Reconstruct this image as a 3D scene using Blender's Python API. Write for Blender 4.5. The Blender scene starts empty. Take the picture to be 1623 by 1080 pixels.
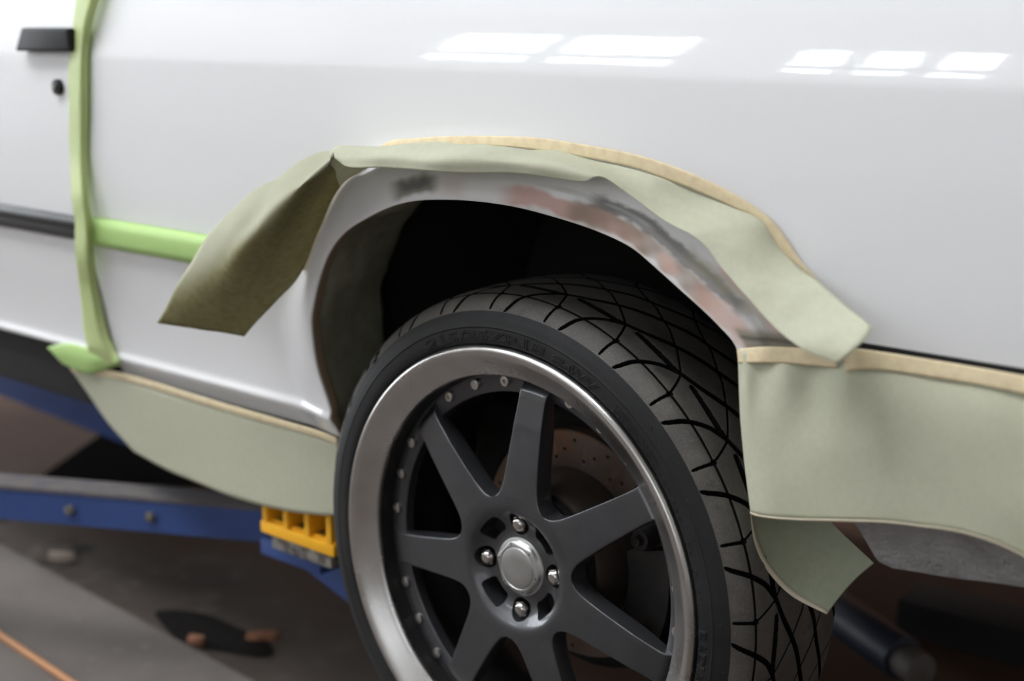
import bpy, bmesh, math, random
import numpy as np
from mathutils import Matrix, Vector

rng = np.random.default_rng(7)
random.seed(7)
S = bpy.context.scene
COL = S.collection
PI = math.pi

# ------------------------------------------------------------------ camera, world, lights, exposure
# metres; the origin is the centre of the wheel's outer lip, +x to the rear of the car, +y into the car, +z up
IW, IH, FPX = 1623, 1080, 2254.0
HEAD, PITCH = math.radians(40.5), math.radians(13.1)
FWD = np.array([-math.sin(HEAD) * math.cos(PITCH), math.cos(HEAD) * math.cos(PITCH), -math.sin(PITCH)])
RGT = np.array([math.cos(HEAD), math.sin(HEAD), 0.0])
UPV = np.cross(RGT, FWD)
CAM = np.array([0.92817, -1.07371, 0.58540])
cd = bpy.data.cameras.new('camera')
cd.sensor_width = 36.0
cd.lens = FPX / IW * 36.0
cd.clip_start = 0.02
cd.dof.use_dof = True
cd.dof.focus_distance = 1.40
cd.dof.aperture_fstop = 2.8
cam = bpy.data.objects.new('camera', cd)
COL.objects.link(cam)
M = Matrix.Identity(4)
for i in range(3):
    M[i][0], M[i][1], M[i][2], M[i][3] = RGT[i], UPV[i], -FWD[i], CAM[i]
cam.matrix_world = M
S.camera = cam
S.view_settings.view_transform = 'Standard'
S.view_settings.look = 'None'
S.view_settings.gamma = 1.0
S.view_settings.use_curve_mapping = False
S.view_settings.exposure = 0.48
S.cycles.use_denoising = True
S.cycles.max_bounces = 8
S.cycles.sample_clamp_indirect = 6.0
w = bpy.data.worlds.new('world')
S.world = w
w.use_nodes = True
w.node_tree.nodes['Background'].inputs[0].default_value = (0.75, 0.82, 0.95, 1)
w.node_tree.nodes['Background'].inputs[1].default_value = 0.6
WIN_E = 10.0         # daylight behind the clerestory windows
SKY_E = 8.0          # daylight behind the roof lights
FRONT_FILL_E = 1.0         # low front window, unseen, added to fill the tread and lip
LEFT_FILL_E = 5.0         # unseen openings added in the left wall to brighten that side
FLOOR = -0.42


# ------------------------------------------------------------------ helpers
def ray(px, py):
    return FWD + (px - IW / 2) / FPX * RGT - (py - IH / 2) / FPX * UPV


def at(px, py, Y):
    """the point of the vertical plane y = Y that the survey of the photo puts at (px, py)"""
    d = ray(px, py)
    return CAM + d * ((Y - CAM[1]) / d[1])


def atz(px, py, Z):
    d = ray(px, py)
    return CAM + d * ((Z - CAM[2]) / d[2])


def sm(a, b, x):
    t = np.clip((np.asarray(x, float) - a) / (b - a), 0, 1)
    return t * t * (3 - 2 * t)


def tag(o, label=None, cat=None, group=None, kind=None):
    if label: o['label'] = label
    if cat: o['category'] = cat
    if group: o['group'] = group
    if kind: o['kind'] = kind
    return o


def empty(name, loc=(0, 0, 0), parent=None):
    o = bpy.data.objects.new(name, None)
    COL.objects.link(o)
    o.location = loc
    o.empty_display_size = 0.1
    if parent: o.parent = parent
    return o


def link(name, me, mat, parent=None, smooth=True, sharp=None, loc=(0, 0, 0)):
    if mat is not None and not me.materials:
        for m_ in (mat if isinstance(mat, (list, tuple)) else [mat]):
            me.materials.append(m_)
    if smooth:
        me.polygons.foreach_set('use_smooth', np.ones(len(me.polygons), bool))
        if sharp: me.set_sharp_from_angle(angle=math.radians(sharp))
    o = bpy.data.objects.new(name, me)
    COL.objects.link(o)
    o.location = loc
    if parent: o.parent = parent
    return o


def mesh_np(name, V, F):
    me = bpy.data.meshes.new(name)
    V = np.asarray(V, np.float32).reshape(-1, 3)
    F = np.asarray(F, np.int32)
    me.vertices.add(len(V))
    me.vertices.foreach_set('co', V.ravel())
    n, k = F.shape
    me.loops.add(n * k)
    me.loops.foreach_set('vertex_index', F.ravel())
    me.polygons.add(n)
    me.polygons.foreach_set('loop_start', np.arange(0, n * k, k, dtype=np.int32))
    me.update(calc_edges=True)
    me.validate()
    return me


def grid_faces(nu, nv, wrap_u=False, wrap_v=False, off=0, flip=False):
    i = np.arange(nu if wrap_u else nu - 1)[:, None]
    j = np.arange(nv if wrap_v else nv - 1)[None, :]
    i2, j2 = (i + 1) % nu, (j + 1) % nv
    f = np.stack([i * nv + j, i2 * nv + j, i2 * nv + j2, i * nv + j2], -1).reshape(-1, 4) + off
    return f[:, ::-1] if flip else f


def lathe(prof, n=128, closed=False, a0=0.0, a1=2 * PI):
    """revolve (r, y) points about the y axis"""
    P = np.array(prof, float)
    full = abs(a1 - a0 - 2 * PI) < 1e-6
    a = np.linspace(a0, a1, n, endpoint=not full)
    V = np.stack([P[None, :, 0] * np.cos(a)[:, None], np.broadcast_to(P[None, :, 1], (n, len(P))), P[None, :, 0] * np.sin(a)[:, None]], -1)
    return V.reshape(-1, 3), grid_faces(n, len(P), wrap_u=full, wrap_v=closed)


def smooth_prof(pts, k=8):
    """Catmull-Rom through the points"""
    P = np.array(pts, float)
    out = []
    for i in range(len(P) - 1):
        p0 = P[i - 1] if i else 2 * P[0] - P[1]
        p1, p2 = P[i], P[i + 1]
        p3 = P[i + 2] if i + 2 < len(P) else 2 * P[-1] - P[-2]
        t = np.linspace(0, 1, k, endpoint=False)[:, None]
        out.append(0.5 * (2 * p1 + (p2 - p0) * t + (2 * p0 - 5 * p1 + 4 * p2 - p3) * t ** 2 + (3 * p1 - p0 - 3 * p2 + p3) * t ** 3))
    return np.vstack(out + [P[-1:]])


def box_bm(bm, lo, hi, bevel=0.0, seg=2, mat=None):
    r = bmesh.ops.create_cube(bm, size=1.0)
    vs = r['verts']
    for v in vs:
        v.co = Vector([(lo[i] + hi[i]) / 2 + v.co[i] * (hi[i] - lo[i]) for i in range(3)])
        if mat is not None: v.co = mat @ v.co
    if bevel:
        es = list({e for v in vs for e in v.link_edges})
        bmesh.ops.bevel(bm, geom=es, offset=bevel, segments=seg, affect='EDGES', profile=0.6)
    return bm


def bm_obj(name, bm, mat, parent=None, smooth=True, sharp=35, loc=(0, 0, 0)):
    bmesh.ops.recalc_face_normals(bm, faces=bm.faces)
    me = bpy.data.meshes.new(name)
    bm.to_mesh(me)
    bm.free()
    return link(name, me, mat, parent, smooth, sharp, loc)


def box(name, lo, hi, mat, parent=None, bevel=0.0, seg=2, m=None):
    bm = bmesh.new()
    box_bm(bm, lo, hi, bevel, seg, m)
    return bm_obj(name, bm, mat, parent)


def tube(pts, r, n=12):
    """verts, faces of a tube along points"""
    P = np.array(pts, float)
    T = np.gradient(P, axis=0)
    T /= np.linalg.norm(T, axis=1)[:, None]
    ref = np.array([0, 0, 1.0]) if abs(T[0][2]) < 0.9 else np.array([1.0, 0, 0])
    a = np.linspace(0, 2 * PI, n, endpoint=False)
    V = []
    for p, t in zip(P, T):
        u = np.cross(t, ref); u /= np.linalg.norm(u)
        v = np.cross(t, u)
        V.append(p + r * (np.cos(a)[:, None] * u + np.sin(a)[:, None] * v))
    return np.array(V).reshape(-1, 3), grid_faces(len(P), n, wrap_v=True)


def cyl_bm(bm, c, axis, r, h, n=24, bevel=0.0, r2=None):
    """cylinder centred on c along axis"""
    q = Vector((0, 0, 1)).rotation_difference(Vector(axis)).to_matrix().to_4x4()
    m = Matrix.Translation(Vector(c)) @ q
    rr = bmesh.ops.create_cone(bm, cap_ends=True, segments=n, radius1=r, radius2=r if r2 is None else r2, depth=h, matrix=m)
    if bevel:
        fs = {f for v in rr['verts'] for f in v.link_faces if len(f.verts) == n}
        es = {e for f in fs for e in f.edges}
        bmesh.ops.bevel(bm, geom=list(es), offset=bevel, segments=2, affect='EDGES', profile=0.6)
    return bm


def boolean_cut(o, cutter_bm):
    me = bpy.data.meshes.new('cut')
    cutter_bm.to_mesh(me); cutter_bm.free()
    c = bpy.data.objects.new('cut', me)
    COL.objects.link(c)
    c.matrix_world = o.matrix_world
    md = o.modifiers.new('b', 'BOOLEAN')
    md.operation = 'DIFFERENCE'; md.solver = 'EXACT'; md.object = c; md.use_self = True
    bpy.context.view_layer.update()
    dg = bpy.context.evaluated_depsgraph_get()
    new = bpy.data.meshes.new_from_object(o.evaluated_get(dg))
    o.modifiers.clear()
    old = o.data
    o.data = new
    bpy.data.meshes.remove(old)
    bpy.data.objects.remove(c)
    bpy.data.meshes.remove(me)


# ------------------------------------------------------------------ materials
def mat(name, color=(0.5, 0.5, 0.5), rough=0.5, metal=0.0, coat=0.0, coat_rough=0.05, spec=0.5, noise=None, bump=None, rnoise=None, emit=None, transl=0.0):
    """noise = (scale, second colour, low, high); bump = (scale, strength, distance); rnoise = (scale, lo, hi)"""
    m = bpy.data.materials.new(name)
    m.use_nodes = True
    nt = m.node_tree
    b = nt.nodes['Principled BSDF']
    b.inputs['Base Color'].default_value = (*color, 1)
    b.inputs['Roughness'].default_value = rough
    b.inputs['Metallic'].default_value = metal
    b.inputs['Coat Weight'].default_value = coat
    b.inputs['Coat Roughness'].default_value = coat_rough
    b.inputs['Specular IOR Level'].default_value = spec
    tc = nt.nodes.new('ShaderNodeTexCoord')

    def nz(scale, detail=4.0, rgh=0.6):
        n = nt.nodes.new('ShaderNodeTexNoise')
        n.inputs['Scale'].default_value = scale
        n.inputs['Detail'].default_value = detail
        n.inputs['Roughness'].default_value = rgh
        nt.links.new(tc.outputs['Object'], n.inputs['Vector'])
        return n

    def ramp(n, lo, hi, c0=(0, 0, 0, 1), c1=(1, 1, 1, 1)):
        r = nt.nodes.new('ShaderNodeValToRGB')
        r.color_ramp.elements[0].position = lo; r.color_ramp.elements[0].color = c0
        r.color_ramp.elements[1].position = hi; r.color_ramp.elements[1].color = c1
        nt.links.new(n.outputs['Fac'], r.inputs['Fac'])
        return r
    last = None
    for nn in (noise if isinstance(noise, list) else [noise] if noise else []):
        sc, c2, lo, hi = nn
        f = ramp(nz(sc), lo, hi)
        mx = nt.nodes.new('ShaderNodeMix'); mx.data_type = 'RGBA'
        mx.inputs['A'].default_value = (*color, 1)
        if last: nt.links.new(last, mx.inputs['A'])
        mx.inputs['B'].default_value = (*c2, 1)
        nt.links.new(f.outputs['Color'], mx.inputs['Factor'])
        last = mx.outputs['Result']
    if last: nt.links.new(last, b.inputs['Base Color'])
    if rnoise:
        sc, lo, hi = rnoise
        f = ramp(nz(sc), 0.35, 0.65, (lo, lo, lo, 1), (hi, hi, hi, 1))
        nt.links.new(f.outputs['Color'], b.inputs['Roughness'])
    if bump:
        sc, st, di = bump
        bp = nt.nodes.new('ShaderNodeBump')
        bp.inputs['Strength'].default_value = st
        bp.inputs['Distance'].default_value = di
        nt.links.new(nz(sc).outputs['Fac'], bp.inputs['Height'])
        nt.links.new(bp.outputs['Normal'], b.inputs['Normal'])
    if emit:
        b.inputs['Emission Color'].default_value = (*emit[0], 1)
        b.inputs['Emission Strength'].default_value = emit[1]
    if transl:
        tr = nt.nodes.new('ShaderNodeBsdfTranslucent')
        tr.inputs['Color'].default_value = (*[min(1, c * 1.2) for c in color], 1)
        if last: nt.links.new(last, tr.inputs['Color'])
        ms = nt.nodes.new('ShaderNodeMixShader')
        ms.inputs['Fac'].default_value = transl
        nt.links.new(b.outputs[0], ms.inputs[1]); nt.links.new(tr.outputs[0], ms.inputs[2])
        nt.links.new(ms.outputs[0], nt.nodes['Material Output'].inputs['Surface'])
    return m


def paint_material():
    """white car paint; the attribute 'Col' holds the sanded and filled patches, its alpha where the gloss is gone"""
    m = bpy.data.materials.new('white_paint')
    m.use_nodes = True
    nt = m.node_tree
    b = nt.nodes['Principled BSDF']
    b.inputs['Specular IOR Level'].default_value = 0.12
    at_ = nt.nodes.new('ShaderNodeAttribute'); at_.attribute_name = 'Col'
    nt.links.new(at_.outputs['Color'], b.inputs['Base Color'])
    r = nt.nodes.new('ShaderNodeMapRange')
    r.inputs['To Min'].default_value = 0.22; r.inputs['To Max'].default_value = 0.55
    nt.links.new(at_.outputs['Alpha'], r.inputs['Value'])
    nt.links.new(r.outputs[0], b.inputs['Roughness'])
    c = nt.nodes.new('ShaderNodeMapRange')
    c.inputs['To Min'].default_value = 1.0; c.inputs['To Max'].default_value = 0.0
    nt.links.new(at_.outputs['Alpha'], c.inputs['Value'])
    nt.links.new(c.outputs[0], b.inputs['Coat Weight'])
    b.inputs['Coat Roughness'].default_value = 0.03
    tc = nt.nodes.new('ShaderNodeTexCoord')
    n = nt.nodes.new('ShaderNodeTexNoise'); n.inputs['Scale'].default_value = 160; n.inputs['Detail'].default_value = 2
    nt.links.new(tc.outputs['Object'], n.inputs['Vector'])
    bp = nt.nodes.new('ShaderNodeBump'); bp.inputs['Strength'].default_value = 0.025; bp.inputs['Distance'].default_value = 0.001
    nt.links.new(n.outputs['Fac'], bp.inputs['Height'])
    nt.links.new(bp.outputs['Normal'], b.inputs['Coat Normal'])
    return m


WHITE = (0.80, 0.80, 0.81)
m_paint = paint_material()
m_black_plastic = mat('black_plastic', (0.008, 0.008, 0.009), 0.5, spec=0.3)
m_trim = mat('black_trim', (0.02, 0.02, 0.022), 0.3)
m_under = mat('underseal', (0.012, 0.011, 0.010), 0.85, bump=(120, 0.4, 0.002))
m_valance = mat('stone_chip_coating', (0.34, 0.33, 0.33), 0.75, bump=(170, 1.0, 0.005), noise=(30, (0.24, 0.23, 0.23), 0.4, 0.7))
m_rubber = mat('rubber_sidewall', (0.011, 0.011, 0.0115), 0.58, spec=0.26, noise=[(9, (0.019, 0.019, 0.020), 0.4, 0.7), (600, (0.16, 0.155, 0.15), 0.68, 0.76)], bump=(500, 0.12, 0.0006))
m_tread = mat('rubber_tread', (0.070, 0.063, 0.057), 0.6, noise=[(22, (0.105, 0.095, 0.085), 0.42, 0.68), (38, (0.05, 0.046, 0.043), 0.60, 0.70), (1100, (0.30, 0.285, 0.26), 0.61, 0.70)], bump=(900, 0.4, 0.0007))
m_groove = mat('rubber_groove', (0.004, 0.004, 0.004), 0.95, spec=0.05)
m_lip = mat('polished_alloy', (0.62, 0.61, 0.60), 0.26, metal=1.0, noise=[(8, (0.50, 0.48, 0.46), 0.4, 0.7)], rnoise=(9, 0.24, 0.34))
m_gun = mat('gunmetal_alloy', (0.068, 0.070, 0.078), 0.34, metal=0.7, coat=0.6, coat_rough=0.06, noise=[(18, (0.09, 0.09, 0.095), 0.4, 0.7), (700, (0.2, 0.2, 0.2), 0.69, 0.80)], rnoise=(12, 0.28, 0.44))
m_barrel = mat('dark_barrel', (0.028, 0.027, 0.027), 0.34, metal=0.4)
m_steel = mat('stainless', (0.62, 0.60, 0.57), 0.32, metal=1.0)
m_socket = mat('dark_recess', (0.01, 0.01, 0.01), 0.7)
m_chrome = mat('chrome', (0.62, 0.60, 0.58), 0.12, metal=1.0, rnoise=(60, 0.08, 0.22))
m_cap = mat('brushed_cap', (0.46, 0.46, 0.45), 0.42, metal=0.9, noise=(40, (0.40, 0.40, 0.39), 0.4, 0.7))
m_disc = mat('rusty_disc', (0.20, 0.145, 0.11), 0.5, metal=0.6, noise=[(26, (0.30, 0.13, 0.055), 0.45, 0.68), (8, (0.16, 0.13, 0.115), 0.45, 0.6)])
m_hat = mat('disc_hat', (0.06, 0.05, 0.045), 0.5, metal=0.5, noise=(12, (0.09, 0.065, 0.05), 0.4, 0.7))
m_caliper = mat('caliper_iron', (0.038, 0.036, 0.037), 0.5, metal=0.6, noise=(40, (0.05, 0.045, 0.042), 0.4, 0.6))
m_paper = mat('masking_paper', (0.63, 0.635, 0.485), 0.62, spec=0.3, transl=0.22, noise=(160, (0.595, 0.60, 0.455), 0.4, 0.7), bump=(60, 0.15, 0.001))


def shaded_end():
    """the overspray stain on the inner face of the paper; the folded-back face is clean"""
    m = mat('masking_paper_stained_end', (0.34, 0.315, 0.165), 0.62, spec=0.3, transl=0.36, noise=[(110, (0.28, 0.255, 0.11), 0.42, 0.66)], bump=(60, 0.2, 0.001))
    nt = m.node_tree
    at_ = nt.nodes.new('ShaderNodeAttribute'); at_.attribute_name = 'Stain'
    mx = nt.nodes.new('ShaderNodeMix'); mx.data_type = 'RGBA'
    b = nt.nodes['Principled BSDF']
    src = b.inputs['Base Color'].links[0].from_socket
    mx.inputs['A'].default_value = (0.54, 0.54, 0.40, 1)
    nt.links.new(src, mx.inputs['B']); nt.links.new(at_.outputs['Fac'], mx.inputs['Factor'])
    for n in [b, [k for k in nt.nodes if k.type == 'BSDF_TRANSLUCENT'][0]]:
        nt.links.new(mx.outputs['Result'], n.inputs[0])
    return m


m_paper_end = shaded_end()
m_tape = mat('cream_tape', (0.84, 0.72, 0.47), 0.6, transl=0.15, noise=(90, (0.74, 0.60, 0.39), 0.4, 0.7))
m_green = mat('green_tape', (0.49, 0.72, 0.25), 0.5, transl=0.1, bump=(80, 0.2, 0.0008))
m_green_thin = mat('green_tape_bridging', (0.60, 0.68, 0.33), 0.5, transl=0.35, bump=(60, 0.2, 0.0008))
m_blue = mat('blue_lift_paint', (0.035, 0.075, 0.24), 0.45, noise=[(14, (0.028, 0.06, 0.2), 0.4, 0.7), (38, (0.3, 0.32, 0.4), 0.72, 0.78)])
m_blue_top = mat('dusty_blue_top', (0.13, 0.115, 0.11), 0.85, noise=(30, (0.09, 0.085, 0.10), 0.4, 0.7))
m_yellow = mat('yellow_plastic', (0.85, 0.42, 0.012), 0.5)
m_bare = mat('worn_steel', (0.38, 0.36, 0.33), 0.45, metal=0.7, noise=(60, (0.12, 0.11, 0.10), 0.4, 0.6))
m_floor = mat('dirty_concrete', (0.115, 0.093, 0.079), 0.9, spec=0.15, noise=[(2.2, (0.075, 0.062, 0.054), 0.4, 0.68), (16, (0.15, 0.125, 0.11), 0.55, 0.75), (5.5, (0.03, 0.026, 0.024), 0.64, 0.72)], bump=(60, 0.3, 0.004))


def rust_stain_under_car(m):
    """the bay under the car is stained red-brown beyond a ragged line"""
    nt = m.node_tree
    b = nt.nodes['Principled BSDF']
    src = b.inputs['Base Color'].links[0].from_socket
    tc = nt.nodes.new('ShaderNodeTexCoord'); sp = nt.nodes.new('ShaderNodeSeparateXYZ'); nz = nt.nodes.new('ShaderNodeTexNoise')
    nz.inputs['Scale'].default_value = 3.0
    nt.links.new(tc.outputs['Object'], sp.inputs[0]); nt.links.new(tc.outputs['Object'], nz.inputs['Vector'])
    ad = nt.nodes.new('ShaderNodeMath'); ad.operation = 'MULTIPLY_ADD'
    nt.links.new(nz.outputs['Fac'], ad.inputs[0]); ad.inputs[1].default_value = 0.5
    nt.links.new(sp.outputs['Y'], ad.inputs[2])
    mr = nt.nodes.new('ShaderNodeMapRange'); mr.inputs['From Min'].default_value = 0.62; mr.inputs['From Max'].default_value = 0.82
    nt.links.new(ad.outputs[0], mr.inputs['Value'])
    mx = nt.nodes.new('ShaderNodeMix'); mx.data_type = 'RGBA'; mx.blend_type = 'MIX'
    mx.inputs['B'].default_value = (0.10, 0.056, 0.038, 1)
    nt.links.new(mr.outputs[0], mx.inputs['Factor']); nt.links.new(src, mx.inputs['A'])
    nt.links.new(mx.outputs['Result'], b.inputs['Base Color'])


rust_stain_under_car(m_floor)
m_board = mat('grey_board', (0.165, 0.146, 0.134), 0.9, spec=0.2, noise=[(6, (0.135, 0.118, 0.108), 0.4, 0.7), (40, (0.20, 0.18, 0.166), 0.6, 0.75)])
m_wall = mat('workshop_wall', (0.50, 0.49, 0.47), 0.9, noise=(1.5, (0.44, 0.43, 0.41), 0.4, 0.7))
m_brick = mat('brown_wall', (0.20, 0.11, 0.075), 0.9, noise=(3, (0.15, 0.085, 0.06), 0.4, 0.7))
m_ceil = mat('workshop_ceiling', (0.55, 0.55, 0.54), 0.9)
m_frame = mat('window_frame_paint', (0.14, 0.14, 0.145), 0.6)
m_day = mat('daylight_pane', (0.8, 0.85, 0.9), 0.3, emit=((0.90, 0.95, 1.0), WIN_E))
m_left_fill = mat('vehicle_door_pane', (0.8, 0.85, 0.9), 0.3, emit=((0.92, 0.96, 1.0), LEFT_FILL_E))
m_front_fill = mat('yard_window_pane', (0.8, 0.85, 0.9), 0.3, emit=((0.95, 0.97, 1.0), FRONT_FILL_E))
m_sky = mat('roof_light_pane', (0.8, 0.85, 0.9), 0.3, emit=((0.95, 0.975, 1.0), SKY_E))
m_orange = mat('orange_hose', (0.42, 0.19, 0.075), 0.6)
m_chip = mat('rust_flake', (0.36, 0.16, 0.08), 0.8, noise=(60, (0.22, 0.1, 0.06), 0.4, 0.6))
m_pale = mat('pale_flake', (0.38, 0.30, 0.25), 0.8)
m_darkblue = mat('dark_blue_steel', (0.018, 0.024, 0.042), 0.5)
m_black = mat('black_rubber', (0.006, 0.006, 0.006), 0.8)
m_grey = mat('grey_cap', (0.10, 0.088, 0.08), 0.6)

# ------------------------------------------------------------------ the workshop
X0, X1, Y0, Y1, CEIL = -7.2, 5.0, -6.0, 6.5, 4.7


def struct(name, lo, hi, m):
    return tag(box(name, lo, hi, m), kind='structure')


struct('floor', (X0, Y0, FLOOR - 0.2), (X1, Y1, FLOOR), m_floor)
struct('wall_right', (X1, Y0, FLOOR), (X1 + 0.2, Y1, CEIL), m_wall)
struct('wall_back', (X0, Y1, FLOOR), (X1, Y1 + 0.2, CEIL), m_brick)


def panel_with_holes(name, axis, c0, c1, a0, a1, b0, b1, holes, m):
    """slab between c0 and c1 on an axis, spanning a0..a1, b0..b1, with rectangular holes (a, a', b, b')"""
    bm = bmesh.new()
    av = sorted({a0, a1, *[h[0] for h in holes], *[h[1] for h in holes]})
    bv = sorted({b0, b1, *[h[2] for h in holes], *[h[3] for h in holes]})
    for i in range(len(av) - 1):
        for j in range(len(bv) - 1):
            ca, cb = (av[i] + av[i + 1]) / 2, (bv[j] + bv[j + 1]) / 2
            if any(h[0] < ca < h[1] and h[2] < cb < h[3] for h in holes): continue
            if axis == 'y':
                box_bm(bm, (av[i], c0, bv[j]), (av[i + 1], c1, bv[j + 1]))
            elif axis == 'x':
                box_bm(bm, (c0, av[i], bv[j]), (c1, av[i + 1], bv[j + 1]))
            else:
                box_bm(bm, (av[i], bv[j], c0), (av[i + 1], bv[j + 1], c1))
    return tag(bm_obj(name, bm, m), kind='structure')


def window(name, axis, c, h, na, bars_b, m):
    """frame bars and a daylight pane filling hole h at c"""
    bm = bmesh.new()
    a0, a1, b0, b1 = h
    t = 0.085 if name == 'window_1' else 0.06 if name in ('window_1', 'window_2') else 0.035

    def bar(p0, p1, q0, q1):
        if axis == 'y': box_bm(bm, (p0, c - 0.04, q0), (p1, c + 0.04, q1))
        elif axis == 'x': box_bm(bm, (c - 0.04, p0, q0), (c + 0.04, p1, q1))
        else: box_bm(bm, (p0, q0, c - 0.04), (p1, q1, c + 0.04))
    for k in range(na + 1):
        x = a0 + (a1 - a0) * k / na
        bar(x - t, x + t, b0, b1)
    for bb in [0, 1] + bars_b:
        z = b0 + (b1 - b0) * bb
        bar(a0, a1, z - t * 0.6, z + t * 0.6)
    f = tag(bm_obj(name, bm, m_frame), kind='structure')
    bm = bmesh.new()
    if axis == 'y': box_bm(bm, (a0, c - 0.06, b0), (a1, c - 0.045, b1))
    elif axis == 'x': box_bm(bm, (c - 0.06, a0, b0), (c - 0.045, a1, b1))
    else: box_bm(bm, (a0, b0, c + 0.045), (a1, b1, c + 0.06))
    bm_obj('pane', bm, m, f)
    return f


clere = [(-6.6, -4.25, 3.05, 4.2, 2, [0.33]), (-3.55, -2.15, 2.97, 3.82, 3, [0.28]), (0.6, 4.4, 0.5, 3.4, 4, [0.33, 0.67])]  # the third, low window is added to light the wheel well
panel_with_holes('wall_front', 'y', Y0 - 0.2, Y0, X0, X1, FLOOR, CEIL, [c[:4] for c in clere], m_wall)
for k, c in enumerate(clere):
    window('window_%d' % (k + 1), 'y', Y0 - 0.08, c[:4], c[4], c[5], m_day if k < 2 else m_front_fill)
left_fill = [(-3.1, 0.6, FLOOR + 0.1, 3.6, 4, [0.25, 0.5, 0.75]), (2.2, 5.8, 0.5, 3.0, 4, [0.5])]  # added openings, out of view, lighting the left side and the far floor
panel_with_holes('wall_left', 'x', X0 - 0.2, X0, Y0, Y1, FLOOR, CEIL, [c[:4] for c in left_fill], m_wall)
for k, c in enumerate(left_fill):
    window('window_%d' % (k + 4), 'x', X0 - 0.08, c[:4], c[4], c[5], m_left_fill)
roof = [(-6.6, 0.6, -3.1, -1.3, 7, [0.5]), (-6.0, 2.0, 3.0, 4.6, 6, [0.5])]  # unseen; the rear one is added to light the floor under the car
panel_with_holes('ceiling', 'z', CEIL, CEIL + 0.2, X0, X1, Y0, Y1, [c[:4] for c in roof], m_ceil)
for k, c in enumerate(roof):
    window('window_%d' % (k + 6), 'z', CEIL + 0.06, c[:4], c[4], c[5], m_sky)

# ------------------------------------------------------------------ the car: side panels
car = tag(empty('car', (0, 0, 0)), 'white two-door car on the lift with rear wing sanded for paint', 'car')

# slope of the side from vertical (degrees, + leans inwards going up), integrated from the moulding
SLOPE_Z = [-0.06, 0.06, 0.096, 0.106, 0.113, 0.117, 0.120, 0.124, 0.128, 0.16, 0.20, 0.26, 0.31, 0.36, 0.42, 0.47, 0.505, 0.5235, 0.5300, 0.56, 0.60, 0.70, 0.80]
SLOPE_A = [-24.0, -25.0, -32.0, -38.0, -36.0, 10.0, 38.0, 6.0, -6.0, -10.0, -11.5, -9.0, -5.0, -3.0, -1.5, 0.0, 1.0, 2.2, 12.0, 15.6, 20.4, 29.0, 37.0]
_zz = np.arange(-0.05, 0.8001, 0.0005)


def _blur(y, s):
    k = np.exp(-0.5 * (np.arange(-4 * s, 4 * s + 1) / s) ** 2); k /= k.sum()
    return np.convolve(np.pad(y, 4 * s, 'edge'), k, 'valid')


_sl = _blur(np.tan(np.radians(np.interp(_zz, SLOPE_Z, SLOPE_A))), 3)
_yy = np.cumsum(_sl) * 0.0005
_yy -= np.interp(0.31, _zz, _yy)


def prof(z):
    return np.interp(z, _zz, _yy)


def flare(d, x=0.0):
    d = np.asarray(d, float)
    k = sm(0.0, 0.14, x)                           # the pressed edge line fades out towards the front
    return -(0.0152 - 0.0042 * k) * (1 - sm(0.0, 0.075, d)) - 0.0042 * k * (1 - sm(0.0235, 0.0295, d))


ARCH_PX = [(533, 690), (521, 664), (502, 587), (492, 517), (496, 478), (508, 430), (522, 397), (544, 369), (577, 347), (619, 327), (660, 317.5), (708, 316),
           (758, 319), (813, 327), (869, 341), (938, 363), (997, 390), (1035, 421), (1074, 456), (1113, 491), (1144, 522), (1168, 553)]
arch = []
for p in ARCH_PX:
    Y = 0.0
    for _ in range(12):
        q = at(*p, Y)
        Y = float(prof(q[2]) + flare(0))
    arch.append((q[0], q[2], p[0]))
arch = np.array(arch)
arch[0, 1] = min(arch[0, 1], 0.088)
arch = np.vstack([arch, [(0.302, 0.245, 1190), (0.318, 0.205, 1200), (0.326, 0.17, 1210)]])
ARC = smooth_prof(arch, 12)                       # x, z, photo column of the arch edge
seg = np.r_[0, np.cumsum(np.hypot(np.diff(ARC[:, 0]), np.diff(ARC[:, 1])))]
NS = 460
ss = np.linspace(0, seg[-1], NS)
ARC = np.stack([np.interp(ss, seg, ARC[:, k]) for k in range(3)], 1)
for _ in range(10):                               # fair the traced edge
    ARC[2:-2] = 0.25 * ARC[1:-3] + 0.5 * ARC[2:-2] + 0.25 * ARC[3:-1]


def arch_dist(x, z):
    out_d = np.empty(x.size); out_a = np.empty(x.size)
    xf, zf = x.ravel(), z.ravel()
    for i in range(0, xf.size, 20000):
        dd = (xf[i:i + 20000, None] - ARC[None, :, 0]) ** 2 + (zf[i:i + 20000, None] - ARC[None, :, 1]) ** 2
        k = dd.argmin(1)
        out_d[i:i + 20000] = np.sqrt(dd[np.arange(len(k)), k]); out_a[i:i + 20000] = ARC[k, 2]
    return out_d.reshape(x.shape), out_a.reshape(x.shape)


def surf(x, z):
    """y of the car's side at (x, z)"""
    x, z = np.asarray(x, float), np.asarray(z, float)
    d, _ = arch_dist(np.atleast_1d(x), np.atleast_1d(z))
    return prof(z) + flare(d.reshape(x.shape), x) * sm(0.02, 0.12, z)


def nz2(x, z, s, seed=0):
    """cheap smooth noise in 0..1"""
    r = np.random.default_rng(seed)
    v = 0
    for k in range(6):
        a, ph = r.uniform(0, 2 * PI), r.uniform(0, 2 * PI)
        f = s * (0.6 + 0.5 * k)
        v = v + np.sin(f * (np.cos(a) * x + np.sin(a) * z) + ph) / (1 + 0.4 * k)
    return 0.5 + 0.5 * np.clip(v / 2.2, -1, 1)


SEAM_X = -0.742
XR = 1.05
ZT = 0.48                                         # rows above this are level so that the crease is crisp


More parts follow.
